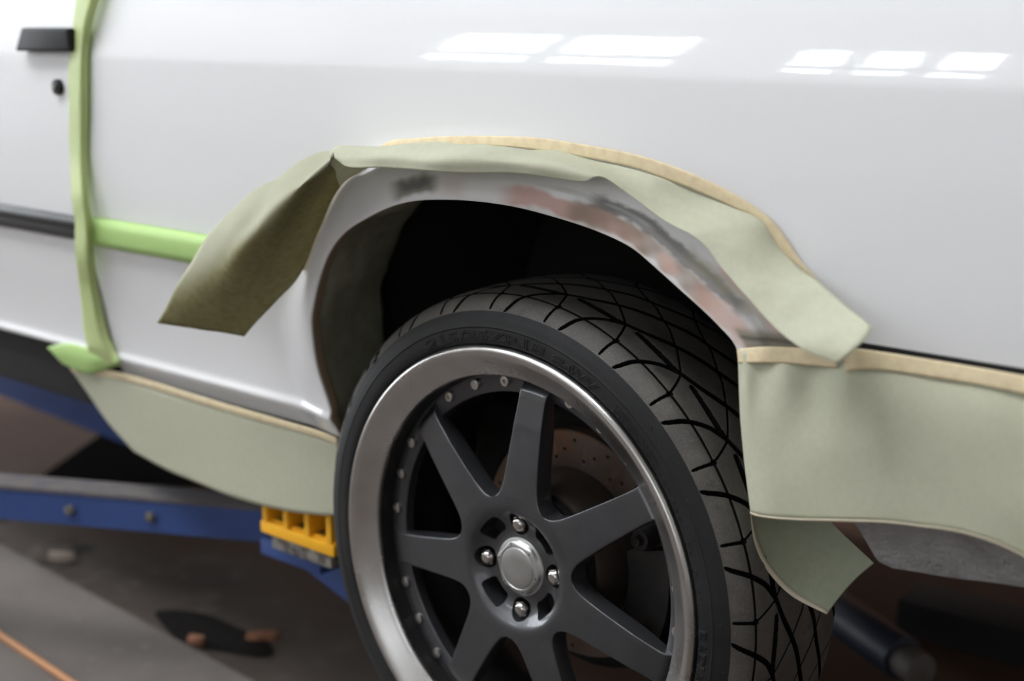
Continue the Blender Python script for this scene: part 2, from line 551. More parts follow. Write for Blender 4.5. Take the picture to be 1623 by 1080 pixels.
def body_colours(x, z):
    d, a = arch_dist(x, z)
    c = np.empty(x.shape + (4,)); c[..., :3] = WHITE; c[..., 3] = 0.0

    def lay(mask, col, rough=1.0):
        mk = np.clip(mask, 0, 1)[..., None]
        c[..., :3] = c[..., :3] * (1 - mk) + np.array(col) * mk
        c[..., 3:] = np.maximum(c[..., 3:], mk * rough)
    n1, n2 = nz2(x, z, 140, 1), nz2(x, z, 420, 2)

    def band(v, lo, hi, soft):
        return sm(lo - soft, lo + soft, v) * (1 - sm(hi - soft, hi + soft, v))
    dn = d + 0.006 * (n1 - 0.5)
    lay(0.30 * (1 - sm(0.03, 0.06, d)) * sm(480, 560, a), (0.72, 0.71, 0.71), 1.0)          # flatted primer all along the lip
    lay(band(a, 628, 692, 12) * band(dn, 0.006, 0.024, 0.004) * 0.9, (0.20, 0.185, 0.15))
    lay(band(a, 640, 680, 8) * band(dn, 0.013, 0.02, 0.002) * 0.6, (0.10, 0.11, 0.13))
    lay(band(a, 700, 735, 12) * band(dn, 0.004, 0.024, 0.006) * 0.5, (0.60, 0.47, 0.40))
    lay(band(a, 800, 1010, 24) * band(dn, 0.003, 0.020, 0.003) * 0.85, (0.60, 0.36, 0.31))
    lay(band(a, 905, 1120, 20) * band(dn, 0.002, 0.022, 0.003) * (0.4 + 0.55 * n1), (0.30, 0.225, 0.175))
    lay(band(a, 900, 950, 16) * band(dn, 0.003, 0.02, 0.004) * 0.6, (0.33, 0.24, 0.19))
    lay(band(a, 1035, 1066, 10) * band(dn, 0.004, 0.016, 0.004) * 0.7, (0.62, 0.40, 0.33))
    lay(band(a, 930, 1150, 14) * band(d + 0.003 * (n2 - 0.5), 0.0205, 0.0315, 0.0022) * 0.85, (0.19, 0.18, 0.175))
    lay(band(a, 948, 1010, 10) * band(d, 0.0255, 0.0275, 0.001) * 0.8, (0.60, 0.60, 0.62))
    lay(band(a, 1095, 1170, 16) * band(dn, 0.002, 0.020, 0.004) * 0.75, (0.62, 0.41, 0.34))
    lay(band(a, 1100, 1172, 12) * band(dn, 0.034, 0.060, 0.007) * 0.85, (0.66, 0.40, 0.36))
    lay(band(a, 1060, 1172, 14) * band(dn, 0.026, 0.036, 0.004) * 0.55, (0.38, 0.36, 0.26))
    lay(sm(0.2, 0.25, x) * band(z + 0.003 * (n1 - 0.5), 0.290, 0.311, 0.004) * sm(0.006, 0.012, d) * (1 - sm(0.085, 0.10, d)) * 0.85, (0.26, 0.235, 0.175))
    lay(sm(0.2, 0.25, x) * band(z, 0.3025, 0.3062, 0.0012) * sm(0.006, 0.012, d) * (1 - sm(0.085, 0.10, d)) * 0.7, (0.10, 0.10, 0.09))
    lay(band(d, -0.01, 0.0022, 0.0006) * sm(800, 900, a) * 0.5, (0.66, 0.60, 0.54))
    return c


def set_cols(me, c):
    ca = me.color_attributes.new('Col', 'FLOAT_COLOR', 'POINT')
    ca.data.foreach_set('color', np.ascontiguousarray(c, np.float32).ravel())


# outer boundary points, in step with the arch edge
def outer_boundary():
    pts = [(SEAM_X, 0.082)]
    L = [(SEAM_X, 0.082), (SEAM_X, ZT), (XR, ZT), (XR, 0.165)]
    # knots: arch parameter at which the boundary turns the two corners
    t1, t2 = 0.33, 0.80
    t = np.linspace(0, 1, NS)
    x = np.interp(t, [0, t1, t2, 1], [L[0][0], L[1][0], L[2][0], L[3][0]])
    z = np.interp(t, [0, t1, t2, 1], [L[0][1], L[1][1], L[2][1], L[3][1]])
    return x, z, t


ox, oz, tt = outer_boundary()
k1, k2 = int(round(0.33 * (NS - 1))), int(round(0.80 * (NS - 1)))
ox[k1], oz[k1], ox[k2], oz[k2] = SEAM_X, ZT, XR, ZT
oz[k1:k2 + 1] = ZT
NU = 150
g = np.linspace(0, 1, NU) ** 1.7
GX = ARC[:, None, 0] + (ox[:, None] - ARC[:, None, 0]) * g[None, :]
GZ = ARC[:, None, 1] + (oz[:, None] - ARC[:, None, 1]) * g[None, :]
GY = surf(GX, GZ)
V1 = np.stack([GX, GY, GZ], -1)
# lip return: fold the arch edge inwards
lip = []
for dy, dr in ((0.0015, -0.0008), (0.004, -0.0008), (0.018, 0.003)):
    tx = np.gradient(ARC[:, 0]); tz = np.gradient(ARC[:, 1]); L_ = np.hypot(tx, tz)
    nx, nzv = -tz / L_, tx / L_                  # points away from the wheel
    lip.append(np.stack([ARC[:, 0] + nx * dr, V1[:, 0, 1] + dy, ARC[:, 1] + nzv * dr], -1))
V1 = np.concatenate([np.stack(lip[::-1], 1), V1], 1)
nu1 = V1.shape[1]
F1 = grid_faces(NS, nu1)
# upper rows
zr = np.unique(np.r_[np.linspace(ZT, 0.515, 10), np.linspace(0.515, 0.542, 22), np.linspace(0.542, 0.80, 34)])
xr = ox[k1:k2 + 1]
UX, UZ = np.meshgrid(xr, zr[1:], indexing='ij')
V2 = np.stack([UX, surf(UX, UZ), UZ], -1)
n2r = len(zr) - 1
off2 = V1.size // 3
F2 = grid_faces(len(xr), n2r, off=off2)
bot = np.arange(k1, k2 + 1) * nu1 + nu1 - 1
top = off2 + np.arange(len(xr)) * n2r
F3 = np.stack([bot[:-1], bot[1:], top[1:], top[:-1]], -1)
VV = np.vstack([V1.reshape(-1, 3), V2.reshape(-1, 3)])
me = mesh_np('quarter_panel', VV, np.vstack([F1, F2, F3])[:, ::-1])
cc = body_colours(VV[:, 0], VV[:, 2])
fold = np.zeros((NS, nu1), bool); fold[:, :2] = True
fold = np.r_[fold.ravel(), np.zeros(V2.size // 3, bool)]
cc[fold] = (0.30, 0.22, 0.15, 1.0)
set_cols(me, cc)
quarter = link('quarter_panel', me, m_paint, car)

# the door ahead of the seam
xd = np.linspace(-2.6, SEAM_X - 0.006, 90)
zd = np.unique(np.r_[np.linspace(0.112, 0.14, 16), np.linspace(0.14, 0.515, 50), np.linspace(0.515, 0.542, 22), np.linspace(0.542, 0.80, 30)])
DX, DZ = np.meshgrid(xd, zd, indexing='ij')
DV = np.stack([DX, prof(DZ), DZ], -1)
# returned edge at the seam and at the bottom
e1 = DV[-1:].copy(); e1[..., 1] += 0.02
DV = np.concatenate([DV, e1], 0)
DVb = DV[:, :1].copy(); DVb[..., 1] += 0.02
DV = np.concatenate([DVb, DV], 1)
me = mesh_np('door', DV, grid_faces(DV.shape[0], DV.shape[1], flip=True))
cw = np.ones((DV.size // 3, 4)); cw[:, :3] = WHITE; cw[:, 3] = 0
set_cols(me, cw)
door = link('door', me, m_paint, car, sharp=40)

# sill below the door, black
bm = bmesh.new()
box_bm(bm, (-2.6, 0.052, 0.02), (SEAM_X - 0.02, 0.11, 0.108), 0.01)
bm_obj('sill', bm, m_under, car)

# pull handle and lock on the door
hl, hr = -0.845, -0.722
yh = float(prof(0.547)) - 0.021
bm = bmesh.new()
vs = []
for (x, z) in ((hl - 0.008, 0.531), (hr + 0.002, 0.533), (hr - 0.001, 0.5625), (hl + 0.012, 0.562)):
    vs.append((x, z))
f = bm.faces.new([bm.verts.new((x, yh, z)) for x, z in vs])
r = bmesh.ops.extrude_face_region(bm, geom=[f])
for v in r['geom']:
    if isinstance(v, bmesh.types.BMVert): v.co.y += 0.034
bmesh.ops.bevel(bm, geom=list(bm.edges), offset=0.004, segments=3, affect='EDGES', profile=0.6)
handle_pts_shift = Matrix.Translation((0, 0, 0))
handle = bm_obj('door_handle', bm, m_black_plastic, door)
bm = bmesh.new()
lx, lz = at(93, 138, -0.008)[[0, 2]]
ly = float(prof(lz))
cyl_bm(bm, (lx, ly - 0.002, lz), (0, 1, 0), 0.0105, 0.009, 28, 0.0015)
lock = bm_obj('door_lock', bm, m_black_plastic, door)
bm = bmesh.new()
cyl_bm(bm, (lx, ly - 0.0068, lz), (0, 1, 0), 0.0042, 0.003, 20, 0.0006)
box_bm(bm, (lx - 0.0007, ly - 0.0090, lz - 0.003), (lx + 0.0007, ly - 0.0080, lz + 0.003))
bm_obj('key_barrel', bm, m_bare, door)


def sweep_x(xs, pr):
    """profile of (offset, z) swept along the car's side"""
    P = np.array(pr, float)
    xs = np.asarray(xs, float)
    V = np.empty((len(xs), len(P), 3))
    for i, x in enumerate(xs):
        V[i, :, 0] = x
        V[i, :, 1] = prof(P[:, 1]) - P[:, 0]
        V[i, :, 2] = P[:, 1]
    return V


def capped(V):
    n, k = V.shape[:2]
    F = [list(f) for f in grid_faces(n, k, wrap_v=True)]
    me = bpy.data.meshes.new('m')
    me.from_pydata(V.reshape(-1, 3).tolist(), [], F + [list(range(k))[::-1], [(n - 1) * k + j for j in range(k)]])
    bm = bmesh.new(); bm.from_mesh(me); bmesh.ops.recalc_face_normals(bm, faces=bm.faces); bm.to_mesh(me); bm.free()
    return me


MP = [(-0.002, 0.279), (0.004, 0.2795), (0.010, 0.2825), (0.0115, 0.288), (0.0105, 0.2945), (0.0085, 0.2955), (0.0085, 0.2965), (0.0115, 0.299), (0.012, 0.306), (0.009, 0.3115), (0.004, 0.313), (-0.002, 0.3135)]
link('side_moulding', capped(sweep_x(np.linspace(-2.6, SEAM_X - 0.006, 40), MP)), m_trim, door, sharp=50)
link('side_moulding', capped(sweep_x(np.linspace(SEAM_X + 0.002, -0.350, 24), MP)), m_trim, quarter, sharp=50)
# dark strip in place of the shadow gap under the white rear wing
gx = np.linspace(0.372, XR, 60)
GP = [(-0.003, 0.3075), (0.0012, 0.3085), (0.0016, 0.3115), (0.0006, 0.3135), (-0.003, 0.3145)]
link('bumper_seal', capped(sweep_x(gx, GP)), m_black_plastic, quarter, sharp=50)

# ------------------------------------------------------------------ wheel house, underside, rear valance
ext = np.vstack([ARC[:, :2]])
tx = np.gradient(ext[:, 0]); tz = np.gradient(ext[:, 1]); L_ = np.hypot(tx, tz)
nx, nzv = -tz / L_, tx / L_
ysec = np.r_[0.0, np.linspace(0.03, 0.42, 12)]
WV = []
for k, y in enumerate(ysec):
    dr = 0.006 + 0.022 * sm(0.0, 0.06, y)
    yy = GY[:, 0] + 0.017 if k == 0 else np.maximum(GY[:, 0] + 0.02, y)
    WV.append(np.stack([ext[:, 0] + nx * dr, np.broadcast_to(yy, (NS,)), ext[:, 1] + nzv * dr], -1))
WV = np.stack(WV, 1)
cen = np.array([0.0, 0.42, 0.10])
last = WV[:, -1] * 0.5 + cen * 0.5; last[:, 1] = 0.43
last2 = WV[:, -1] * 0.02 + cen * 0.98; last2[:, 1] = 0.43
WV = np.concatenate([WV, last[:, None], last2[:, None]], 1)
link('wheel_house', mesh_np('wheel_house', WV, grid_faces(NS, WV.shape[1])), m_under, car, sharp=50)
bm = bmesh.new()
box_bm(bm, (-2.6, 0.11, 0.04), (-0.40, 1.60, 0.10), 0.01)
box_bm(bm, (-0.40, 0.45, 0.02), (0.40, 1.60, 0.10), 0.01)
box_bm(bm, (0.40, 0.12, 0.16), (XR, 1.60, 0.21), 0.01)
bm_obj('underbody', bm, m_under, car)
bm = bmesh.new()
box_bm(bm, (-2.6, 1.60, 0.05), (XR, 1.63, 0.80), 0.01)
box_bm(bm, (-2.6, 0.15, 0.78), (XR, 1.62, 0.80), 0.01)
box_bm(bm, (XR - 0.02, 0.10, 0.17), (XR, 1.62, 0.79), 0.005)
o = bm_obj('body_shell', bm, m_under, car)
# lower rear valance with stone chip coating
va = [(1345, 828), (1352, 838), (1366, 861), (1380, 886), (1388, 895), (1410, 905), (1500, 919), (1623, 936), (1900, 975)]
YV = 0.032
vb = np.array([at(px, py, YV)[[0, 2]] for px, py in va])
xs = np.r_[np.linspace(vb[0, 0], vb[5, 0], 26), np.linspace(vb[5, 0], XR - 0.03, 60)[1:]]
zb = np.interp(xs, vb[:, 0], vb[:, 1])
zt = np.full_like(zb, 0.21)
nv = 22
t = np.linspace(0, 1, nv)
VX = np.repeat(xs[:, None], nv, 1)
VZ = zt[:, None] + (zb - zt)[:, None] * t[None, :]
VYy = 0.018 + 0.020 * t[None, :] ** 2 + 0.002 * nz2(VX, VZ, 60, 4)
VA = np.stack([VX, VYy, VZ], -1)
inn = VA[:, -1:].copy(); inn[..., 1] += 0.010; inn[..., 2] += 0.002
in2 = VA[:, -1:].copy(); in2[..., 1] += 0.05; in2[..., 2] += 0.018
VA = np.concatenate([VA, inn, in2], 1)
end = VA[:1].copy(); end[..., 1] += 0.012; end[..., 0] += 0.004
VA = np.concatenate([end, VA], 0)
link('rear_valance', mesh_np('rear_valance', VA, grid_faces(VA.shape[0], VA.shape[1], flip=True)), m_valance, car, sharp=60)

# ------------------------------------------------------------------ tyre
TOE = -0.03
tyre_prof = np.vstack([
    smooth_prof([(0.240, 0.016), (0.2455, 0.010), (0.2475, 0.0045), (0.2490, 0.0035), (0.2500, 0.0005), (0.2550, -0.0008), (0.2640, -0.0005)], 8),
    smooth_prof([(0.2660, 0.0002), (0.2668, -0.0004), (0.2680, 0.0006), (0.2740, 0.0024), (0.2790, 0.0046)], 8)])
tread_y = np.arange(0.0060, 0.1901, 0.00055)
tread_ctrl = np.array([(0.0060, 0.2815), (0.0085, 0.2862), (0.0120, 0.2903), (0.0180, 0.2958), (0.0240, 0.2983), (0.032, 0.3001), (0.05, 0.3022), (0.075, 0.3036), (0.100, 0.3041), (0.125, 0.3036), (0.15, 0.3021), (0.166, 0.3002), (0.176, 0.2972), (0.184, 0.2915), (0.190, 0.284)])
_ty = np.arange(0.0055, 0.1911, 0.00025)
_tr = _blur(np.interp(_ty, tread_ctrl[:, 0], tread_ctrl[:, 1]), 8)
tread_r = np.interp(tread_y, _ty, _tr)
back_prof = smooth_prof([(0.280, 0.1925), (0.268, 0.196), (0.256, 0.196), (0.246, 0.190)], 6)
rr = np.r_[tyre_prof[:, 0], tread_r, back_prof[:, 0]]
yyp = np.r_[tyre_prof[:, 1], tread_y, back_prof[:, 1]]
nA = len(tyre_prof)
# tread pattern for one pitch of 15 degrees; positions in (degrees from a dot, mm across)
MMD = 304.0 * PI / 180.0
grooves = []


def gr(pts, wd, dp, taper=None):
    P = np.array(pts, float)
    P = smooth_prof(P, 4) if len(P) > 2 else P
    n = len(P)
    ws = np.full(n, wd) if taper is None else np.interp(np.linspace(0, 1, n), np.linspace(0, 1, len(taper)), taper)
    for i in range(n - 1):
        grooves.append((P[i], P[i + 1], ws[i], ws[i + 1], dp))


gr([(-3.8, 6.6), (-4.9, 12.5), (-6.5, 25), (-8.6, 40), (-10.0, 46.5), (-12.2, 55)], 3.4, 5.0, [1.8, 3.8, 4.4, 4.6, 5.0])
gr([(-12.2, 55), (-16.6, 65.5), (-21.4, 81.5), (-24.7, 92), (-29.9, 106), (-34.5, 120), (-39.7, 130), (-45.2, 147), (-51, 166), (-55, 180)], 4.2, 6.0, [4.4, 5.4, 5.4, 5.4, 5.2, 5.0, 4.2, 3.0])
gr([(-0.6, 54.6), (-5.6, 52.6), (-10.5, 52.6), (-12.4, 55.2)], 5.2, 6.0, [5.4, 6.8, 6.6, 5.4])
gr([(-0.1, 24.6), (0.3, 9.0)], 1.8, 3.5, [2.8, 2.6])
gr([(-15.0, 25.2), (-7.5, 25.0), (0, 24.8)], 1.9, 4.5)
gr([(0, 25), (1.9, 47), (3.4, 57.8), (7.9, 77.6)], 1.4, 3.8)
gr([(7.9, 77.6), (9.4, 83), (13.2, 98)], 1.4, 3.8)
gr([(13.2, 98), (16.1, 106), (20.2, 121)], 1.4, 3.8)
gr([(20.2, 121), (23.2, 128), (27.7, 143.5), (31, 160), (33, 178)], 1.4, 3.8)
NP = 150                                           # columns in a pitch
cth = np.arange(NP) * 0.1
U = np.repeat(cth[:, None], len(tread_y), 1) * MMD
Wd = np.repeat(tread_y[None, :] * 1000, NP, 0)
depth = np.zeros(U.shape)
for p0, p1, w0, w1, dp in grooves:
    for k in range(-5, 7):
        a = np.array([(p0[0] + 15 * k) * MMD, p0[1]]); b = np.array([(p1[0] + 15 * k) * MMD, p1[1]])
        if max(a[0], b[0]) < -8 or min(a[0], b[0]) > 15 * MMD + 8: continue
        ab = b - a
        t = np.clip(((U - a[0]) * ab[0] + (Wd - a[1]) * ab[1]) / (ab @ ab), 0, 1)
        dd = np.hypot(U - a[0] - t * ab[0], Wd - a[1] - t * ab[1])
        hw = (w0 + (w1 - w0) * t) / 2
        depth = np.maximum(depth, dp * (1 - sm(hw - 0.35, hw + 0.35, dd)))
for k in (0, 1):                                   # the round pin hole at each dot
    dd = np.hypot(U - k * 15 * MMD, Wd - 25)
    depth = np.maximum(depth, 4.8 * (1 - sm(2.7, 3.4, dd)))
# shallow lines and edges moulded at the shoulder
depth = depth * sm(0.0062, 0.0085, tread_y)[None, :]
th_dense = np.round(np.arange(-32, 128.05, 0.1), 1)
th_rest = np.arange(129, 327.1, 1.0)
TH = np.r_[th_dense, th_rest]
DOT0 = 5.0
idx = np.round(((TH - DOT0) % 15) / 0.1).astype(int) % NP
R = np.repeat(rr[None, :], len(TH), 0)
R[:, nA:nA + len(tread_y)] -= depth[idx] / 1000
tr = np.radians(TH)
TV = np.stack([R * np.cos(tr)[:, None], np.broadcast_to(yyp[None, :], R.shape), R * np.sin(tr)[:, None]], -1)
nk = R.shape[1]
me = mesh_np('tyre', TV, grid_faces(len(TH), nk, wrap_u=True))
me.materials.append(m_rubber); me.materials.append(m_tread); me.materials.append(m_groove)
ncol = nk - 1
jj = np.tile(np.arange(ncol), len(TH))
mi = ((jj >= nA) & (jj < nA + len(tread_y) - 3)).astype(np.int32)
dfull = np.zeros(R.shape); dfull[:, nA:nA + len(tread_y)] = depth[idx]
dq = np.maximum(np.maximum(dfull[:, :-1], dfull[:, 1:]), np.roll(np.maximum(dfull[:, :-1], dfull[:, 1:]), -1, 0))
mi[dq.ravel() > 0.5] = 2                            # blocks dusty, grooves clean rubber; near-black also puts groove shade into the colour
me.polygons.foreach_set('material_index', mi[:len(me.polygons)])
tyre = link('tyre', me, None, car)
tyre.rotation_euler.z = TOE
SIDE_R = np.r_[tyre_prof[:, 0], tread_r[:20]]
SIDE_Y = np.r_[tyre_prof[:, 1], tread_y[:20]]


def side_y(r):
    return np.interp(r, SIDE_R[20:], SIDE_Y[20:])


def sidewall_text(txt, th0, th1, r0, h, outline, relief=0.0006):
    """raised lettering bent round the sidewall from angle th0 to th1 (degrees)"""
    cu = bpy.data.curves.new('t', 'FONT')
    cu.body = txt
    cu.size = 1.0
    cu.resolution_u = 5
    if outline:
        cu.fill_mode = 'NONE'
        cu.bevel_depth = 0.052
        cu.bevel_resolution = 1
    else:
        cu.extrude = 0.05
    ob = bpy.data.objects.new('t', cu)
    COL.objects.link(ob)
    bpy.context.view_layer.update()
    dg = bpy.context.evaluated_depsgraph_get()
    m_ = bpy.data.meshes.new_from_object(ob.evaluated_get(dg))
    n = len(m_.vertices)
    co = np.empty(n * 3, np.float32); m_.vertices.foreach_get('co', co); co = co.reshape(-1, 3).astype(float)
    x = (co[:, 0] - co[:, 0].min()) / (co[:, 0].max() - co[:, 0].min())
    cap = 0.70
    r = r0 + co[:, 1] / cap * h
    th = np.radians(th0 + (th1 - th0) * x)
    y = side_y(r) - co[:, 2] / (0.052 if outline else 0.05) * relief
    out = np.stack([r * np.cos(th), y, r * np.sin(th)], -1)
    F = [tuple(p.vertices) for p in m_.polygons]
    bpy.data.objects.remove(ob); bpy.data.curves.remove(cu); bpy.data.meshes.remove(m_)
    return out, F


for args in (("215/35ZR18", 116.0, 77.4, 0.2525, 0.0105, True, 0.0012), ("84W", 75.2, 60.8, 0.2517, 0.0100, True, 0.0012),
             ("TUBELESS RADIAL", 55.8, 39.0, 0.2568, 0.0036, False, 0.0004), ("STEEL BELTED RADIAL", 55.2, 39.2, 0.2515, 0.0036, False, 0.0004),
             ("D O T   F D O 1", 38.4, 25.5, 0.2520, 0.0042, False, 0.0004), ("N N W O   1 3 0 1", 22.5, 8.5, 0.2515, 0.0050, True, 0.0004),
             ("RADIAL", 3.0, -11.0, 0.2515, 0.0085, True, 0.0009), ("A", 47.2, 45.9, 0.2712, 0.0040, True, 0.0003)):
    o_, f_ = sidewall_text(*args)
    me = bpy.data.meshes.new('sidewall_lettering')
    me.from_pydata(o_.tolist(), [], f_)
    link('sidewall_lettering', me, m_rubber, tyre, smooth=False)

# ------------------------------------------------------------------ wheel
wheel = empty('wheel', (0, 0, 0), car)
wheel.rotation_euler.z = TOE
lp = smooth_prof([(0.2415, 0.012), (0.2462, 0.007), (0.2472, 0.0025), (0.2464, -0.0012), (0.2440, -0.0038), (0.2405, -0.0042), (0.2365, -0.0026), (0.2320, 0.0003), (0.2260, 0.0045), (0.2190, 0.0092), (0.2150, 0.0117), (0.2134, 0.0130), (0.2126, 0.0148), (0.2124, 0.0180)], 7)
V, F = lathe(lp, 220)
link('rim_lip', mesh_np('rim_lip', V, F[:, ::-1]), m_lip, wheel)
V, F = lathe(np.vstack([smooth_prof([(0.2124, 0.0178), (0.2121, 0.026), (0.2116, 0.044)], 6), smooth_prof([(0.2116, 0.044), (0.2105, 0.060), (0.2090, 0.10), (0.2105, 0.13), (0.222, 0.165), (0.228, 0.19), (0.238, 0.196)], 5)[1:]]), 160)
link('rim_barrel', mesh_np('rim_barrel', V, F[:, ::-1]), m_barrel, wheel)


def face_y(r):
    return np.interp(r, [0.0, 0.081, 0.12, 0.16, 0.192, 0.1975, 0.2015, 0.2110], [0.0145, 0.0146, 0.0174, 0.0215, 0.0266, 0.0280, 0.0312, 0.0400])


# bolted flange behind the lip
V, F = lathe([(0.2112, 0.0365), (0.1925, 0.0365), (0.1905, 0.0380), (0.1900, 0.050), (0.2112, 0.052)], 180, closed=True)
link('bolt_flange', mesh_np('bolt_flange', V, F), m_gun, wheel, sharp=40)

# hub centre
hp = [(0.0813, 0.01462), (0.0795, 0.01449), (0.0770, 0.01432), (0.0735, 0.01416), (0.0705, 0.01422), (0.0680, 0.0147), (0.0655, 0.0155), (0.0630, 0.0172), (0.0595, 0.0205), (0.0550, 0.0244), (0.0500, 0.0275), (0.0420, 0.0293), (0.0345, 0.0275), (0.0300, 0.0265), (0.0200, 0.0265), (0.0200, 0.052), (0.0813, 0.040)]
V, F = lathe(hp, 168, closed=True)
hub = link('hub', mesh_np('hub', V, F), m_gun, wheel)
bm = bmesh.new(); bm.from_mesh(hub.data); bmesh.ops.recalc_face_normals(bm, faces=bm.faces); bm.to_mesh(hub.data); bm.free()
NUT = [math.radians(92.0 + 90 * k) for k in range(4)]
cb = bmesh.new()
for a in NUT:
    cyl_bm(cb, (0.0485 * math.cos(a), 0.03, 0.0485 * math.sin(a)), (0, 1, 0), 0.0128, 0.2, 32)
    # kidney slots between the nuts
    c = a + PI / 4
    pts = []
    r_in, r_out, hw = 0.0425, 0.0605, math.radians(17.5)
    for t in np.linspace(-1, 1, 15): pts.append((r_out, c + t * hw * 0.82))
    for rr_, s_ in ((0.0585, 0.95), (0.055, 1.0), (0.048, 1.02), (0.045, 0.96)): pts.append((rr_, c + hw * s_))
    for t in np.linspace(0.8, -0.8, 11): pts.append((r_in, c + t * hw))
    for rr_, s_ in ((0.045, 0.96), (0.048, 1.02), (0.055, 1.0), (0.0585, 0.95)): pts.append((rr_, c - hw * s_))
    f0 = cb.faces.new([cb.verts.new((r_ * math.cos(p_), -0.05, r_ * math.sin(p_))) for r_, p_ in pts])
    ex = bmesh.ops.extrude_face_region(cb, geom=[f0])
    for v in ex['geom']:
        if isinstance(v, bmesh.types.BMVert): v.co.y += 0.2
bmesh.ops.recalc_face_normals(cb, faces=cb.faces)
boolean_cut(hub, cb)
hub.data.polygons.foreach_set('use_smooth', np.ones(len(hub.data.polygons), bool))
hub.data.set_sharp_from_angle(angle=math.radians(38))
# dark mounting face seen through the slots
V, F = lathe([(0.020, 0.0475), (0.079, 0.0475), (0.079, 0.058), (0.020, 0.058)], 64, closed=True)
link('hub_flange', mesh_np('hub_flange', V, F), m_socket, wheel, sharp=40)

# seven spokes
SP0 = 188.3
half = PI / 7
r_tab = [0.0812, 0.0818, 0.083, 0.086, 0.090, 0.096, 0.105, 0.120, 0.150, 0.180, 0.190, 0.197, 0.203, 0.2112]
w_tab = [0.0360, 0.0338, 0.0312, 0.0282, 0.0262, 0.0246, 0.0233, 0.0219, 0.0198, 0.0182, 0.0180, 0.0183, 0.0194, 0.0225]
r_rows = np.unique(np.r_[np.array(r_tab), np.linspace(0.084, 0.2112, 44)])
tcol = np.r_[-1, -0.985, -0.955, np.linspace(-0.9, 0.9, 13), 0.955, 0.985, 1]
drop = np.where(np.abs(tcol) >= 1, 0.0013, np.where(np.abs(tcol) > 0.98, 0.0005, np.where(np.abs(tcol) > 0.95, 0.0001, 0)))


def spoke_mesh():
    vs = []
    for r in r_rows:
        hw = min(float(np.interp(r, r_tab, w_tab)), r * half * 0.9999)
        ph = tcol * hw / r
        fy = float(face_y(r))
        front = np.stack([r * np.cos(ph), fy + drop, r * np.sin(ph)], -1)
        th = 0.024 - 0.010 * float(sm(0.15, 0.21, r))
        ph2 = np.array([1.0, -1.0]) * (hw - 0.0012) / r
        back = np.stack([r * np.cos(ph2), np.full(2, fy + th), r * np.sin(ph2)], -1)
        vs.append(np.vstack([front, back]))
    vs = np.array(vs)
    me = bpy.data.meshes.new('spoke')
    k = vs.shape[1]
    F = [list(f) for f in grid_faces(len(vs), k, wrap_v=True)]
    F += [list(range(k))[::-1], [(len(vs) - 1) * k + j for j in range(k)]]
    me.from_pydata(vs.reshape(-1, 3).tolist(), [], F)
    bm = bmesh.new(); bm.from_mesh(me); bmesh.ops.recalc_face_normals(bm, faces=bm.faces); bm.to_mesh(me); bm.free()
    return me


spoke = link('spoke', spoke_mesh(), m_gun, wheel, sharp=40)
spoke.rotation_euler.y = -math.radians(SP0)
for k in range(1, 7):
    c = spoke.copy(); COL.objects.link(c)
    c.rotation_euler.y = -math.radians(SP0 + k * 360 / 7)

# ring bolts
bm = bmesh.new()
cyl_bm(bm, (0, -0.002, 0), (0, 1, 0), 0.0058, 0.0048, 24, 0.0010)
for v in bm.verts: pass
cutb = bmesh.new()
cyl_bm(cutb, (0, -0.0045, 0), (0, 1, 0), 0.0027, 0.006, 6)
rb = bm_obj('rim_bolt', bm, m_steel, wheel)
boolean_cut(rb, cutb)
rb.data.polygons.foreach_set('use_smooth', np.ones(len(rb.data.polygons), bool))
rb.data.set_sharp_from_angle(angle=math.radians(35))
first = True
for k in range(28):
    a = math.radians(SP0 + 12.857 * k)
    if k % 4 == 0: continue                        # behind a spoke end
    o = rb if first else rb.copy()
    if not first: COL.objects.link(o)
    first = False
    o.location = (0.2025 * math.cos(a), 0.0365, 0.2025 * math.sin(a))
    o.rotation_euler.y = random.uniform(0, 1)

# wheel nuts
bm = bmesh.new()
cyl_bm(bm, (0, 0.010, 0), (0, 1, 0), 0.0094, 0.020, 6, 0.0012)
cyl_bm(bm, (0, -0.0015, 0), (0, -1, 0), 0.0086, 0.005, 20, 0.002, 0.0055)
cyl_bm(bm, (0, 0.0205, 0), (0, 1, 0), 0.0116, 0.004, 24, 0.001)
nut = bm_obj('wheel_nut', bm, m_chrome, wheel)
for k, a in enumerate(NUT):
    o = nut if k == 0 else nut.copy()
    if k: COL.objects.link(o)
    o.location = (0.0485 * math.cos(a), 0.0248, 0.0485 * math.sin(a))
    o.rotation_euler.y = 0.3 + k

# centre cap: round foot, six-sided body, plain round face
hexa = []
NH = 96
for y, base, hx in ((0.0285, 0.0325, 0.0), (0.0268, 0.0328, 0.0), (0.0258, 0.0322, 0.0), (0.0252, 0.0308, 0.2), (0.0232, 0.0306, 0.8), (0.0212, 0.0296, 1.0), (0.0205, 0.0284, 1.0)):
    a = np.linspace(0, 2 * PI, NH, endpoint=False)
    ph = (a + 0.2) % (PI / 3) - PI / 6
    rhex = np.minimum(base * 0.905 / np.cos(ph), base)
    r = base * (1 - hx) + rhex * hx
    hexa.append(np.stack([r * np.cos(a), np.full(NH, y), r * np.sin(a)], -1))
for r, y in ((0.0242, 0.0203), (0.0238, 0.0208), (0.0232, 0.0213), (0.0226, 0.0208), (0.0222, 0.0200), (0.0214, 0.0196), (0.010, 0.0193), (0.0003, 0.0193)):
    hexa.append(np.stack([r * np.cos(a), np.full(NH, y), r * np.sin(a)], -1))
hexa = np.array(hexa)
link('centre_cap', mesh_np('centre_cap', hexa, grid_faces(len(hexa), NH, wrap_v=True)), m_cap, wheel, sharp=32)
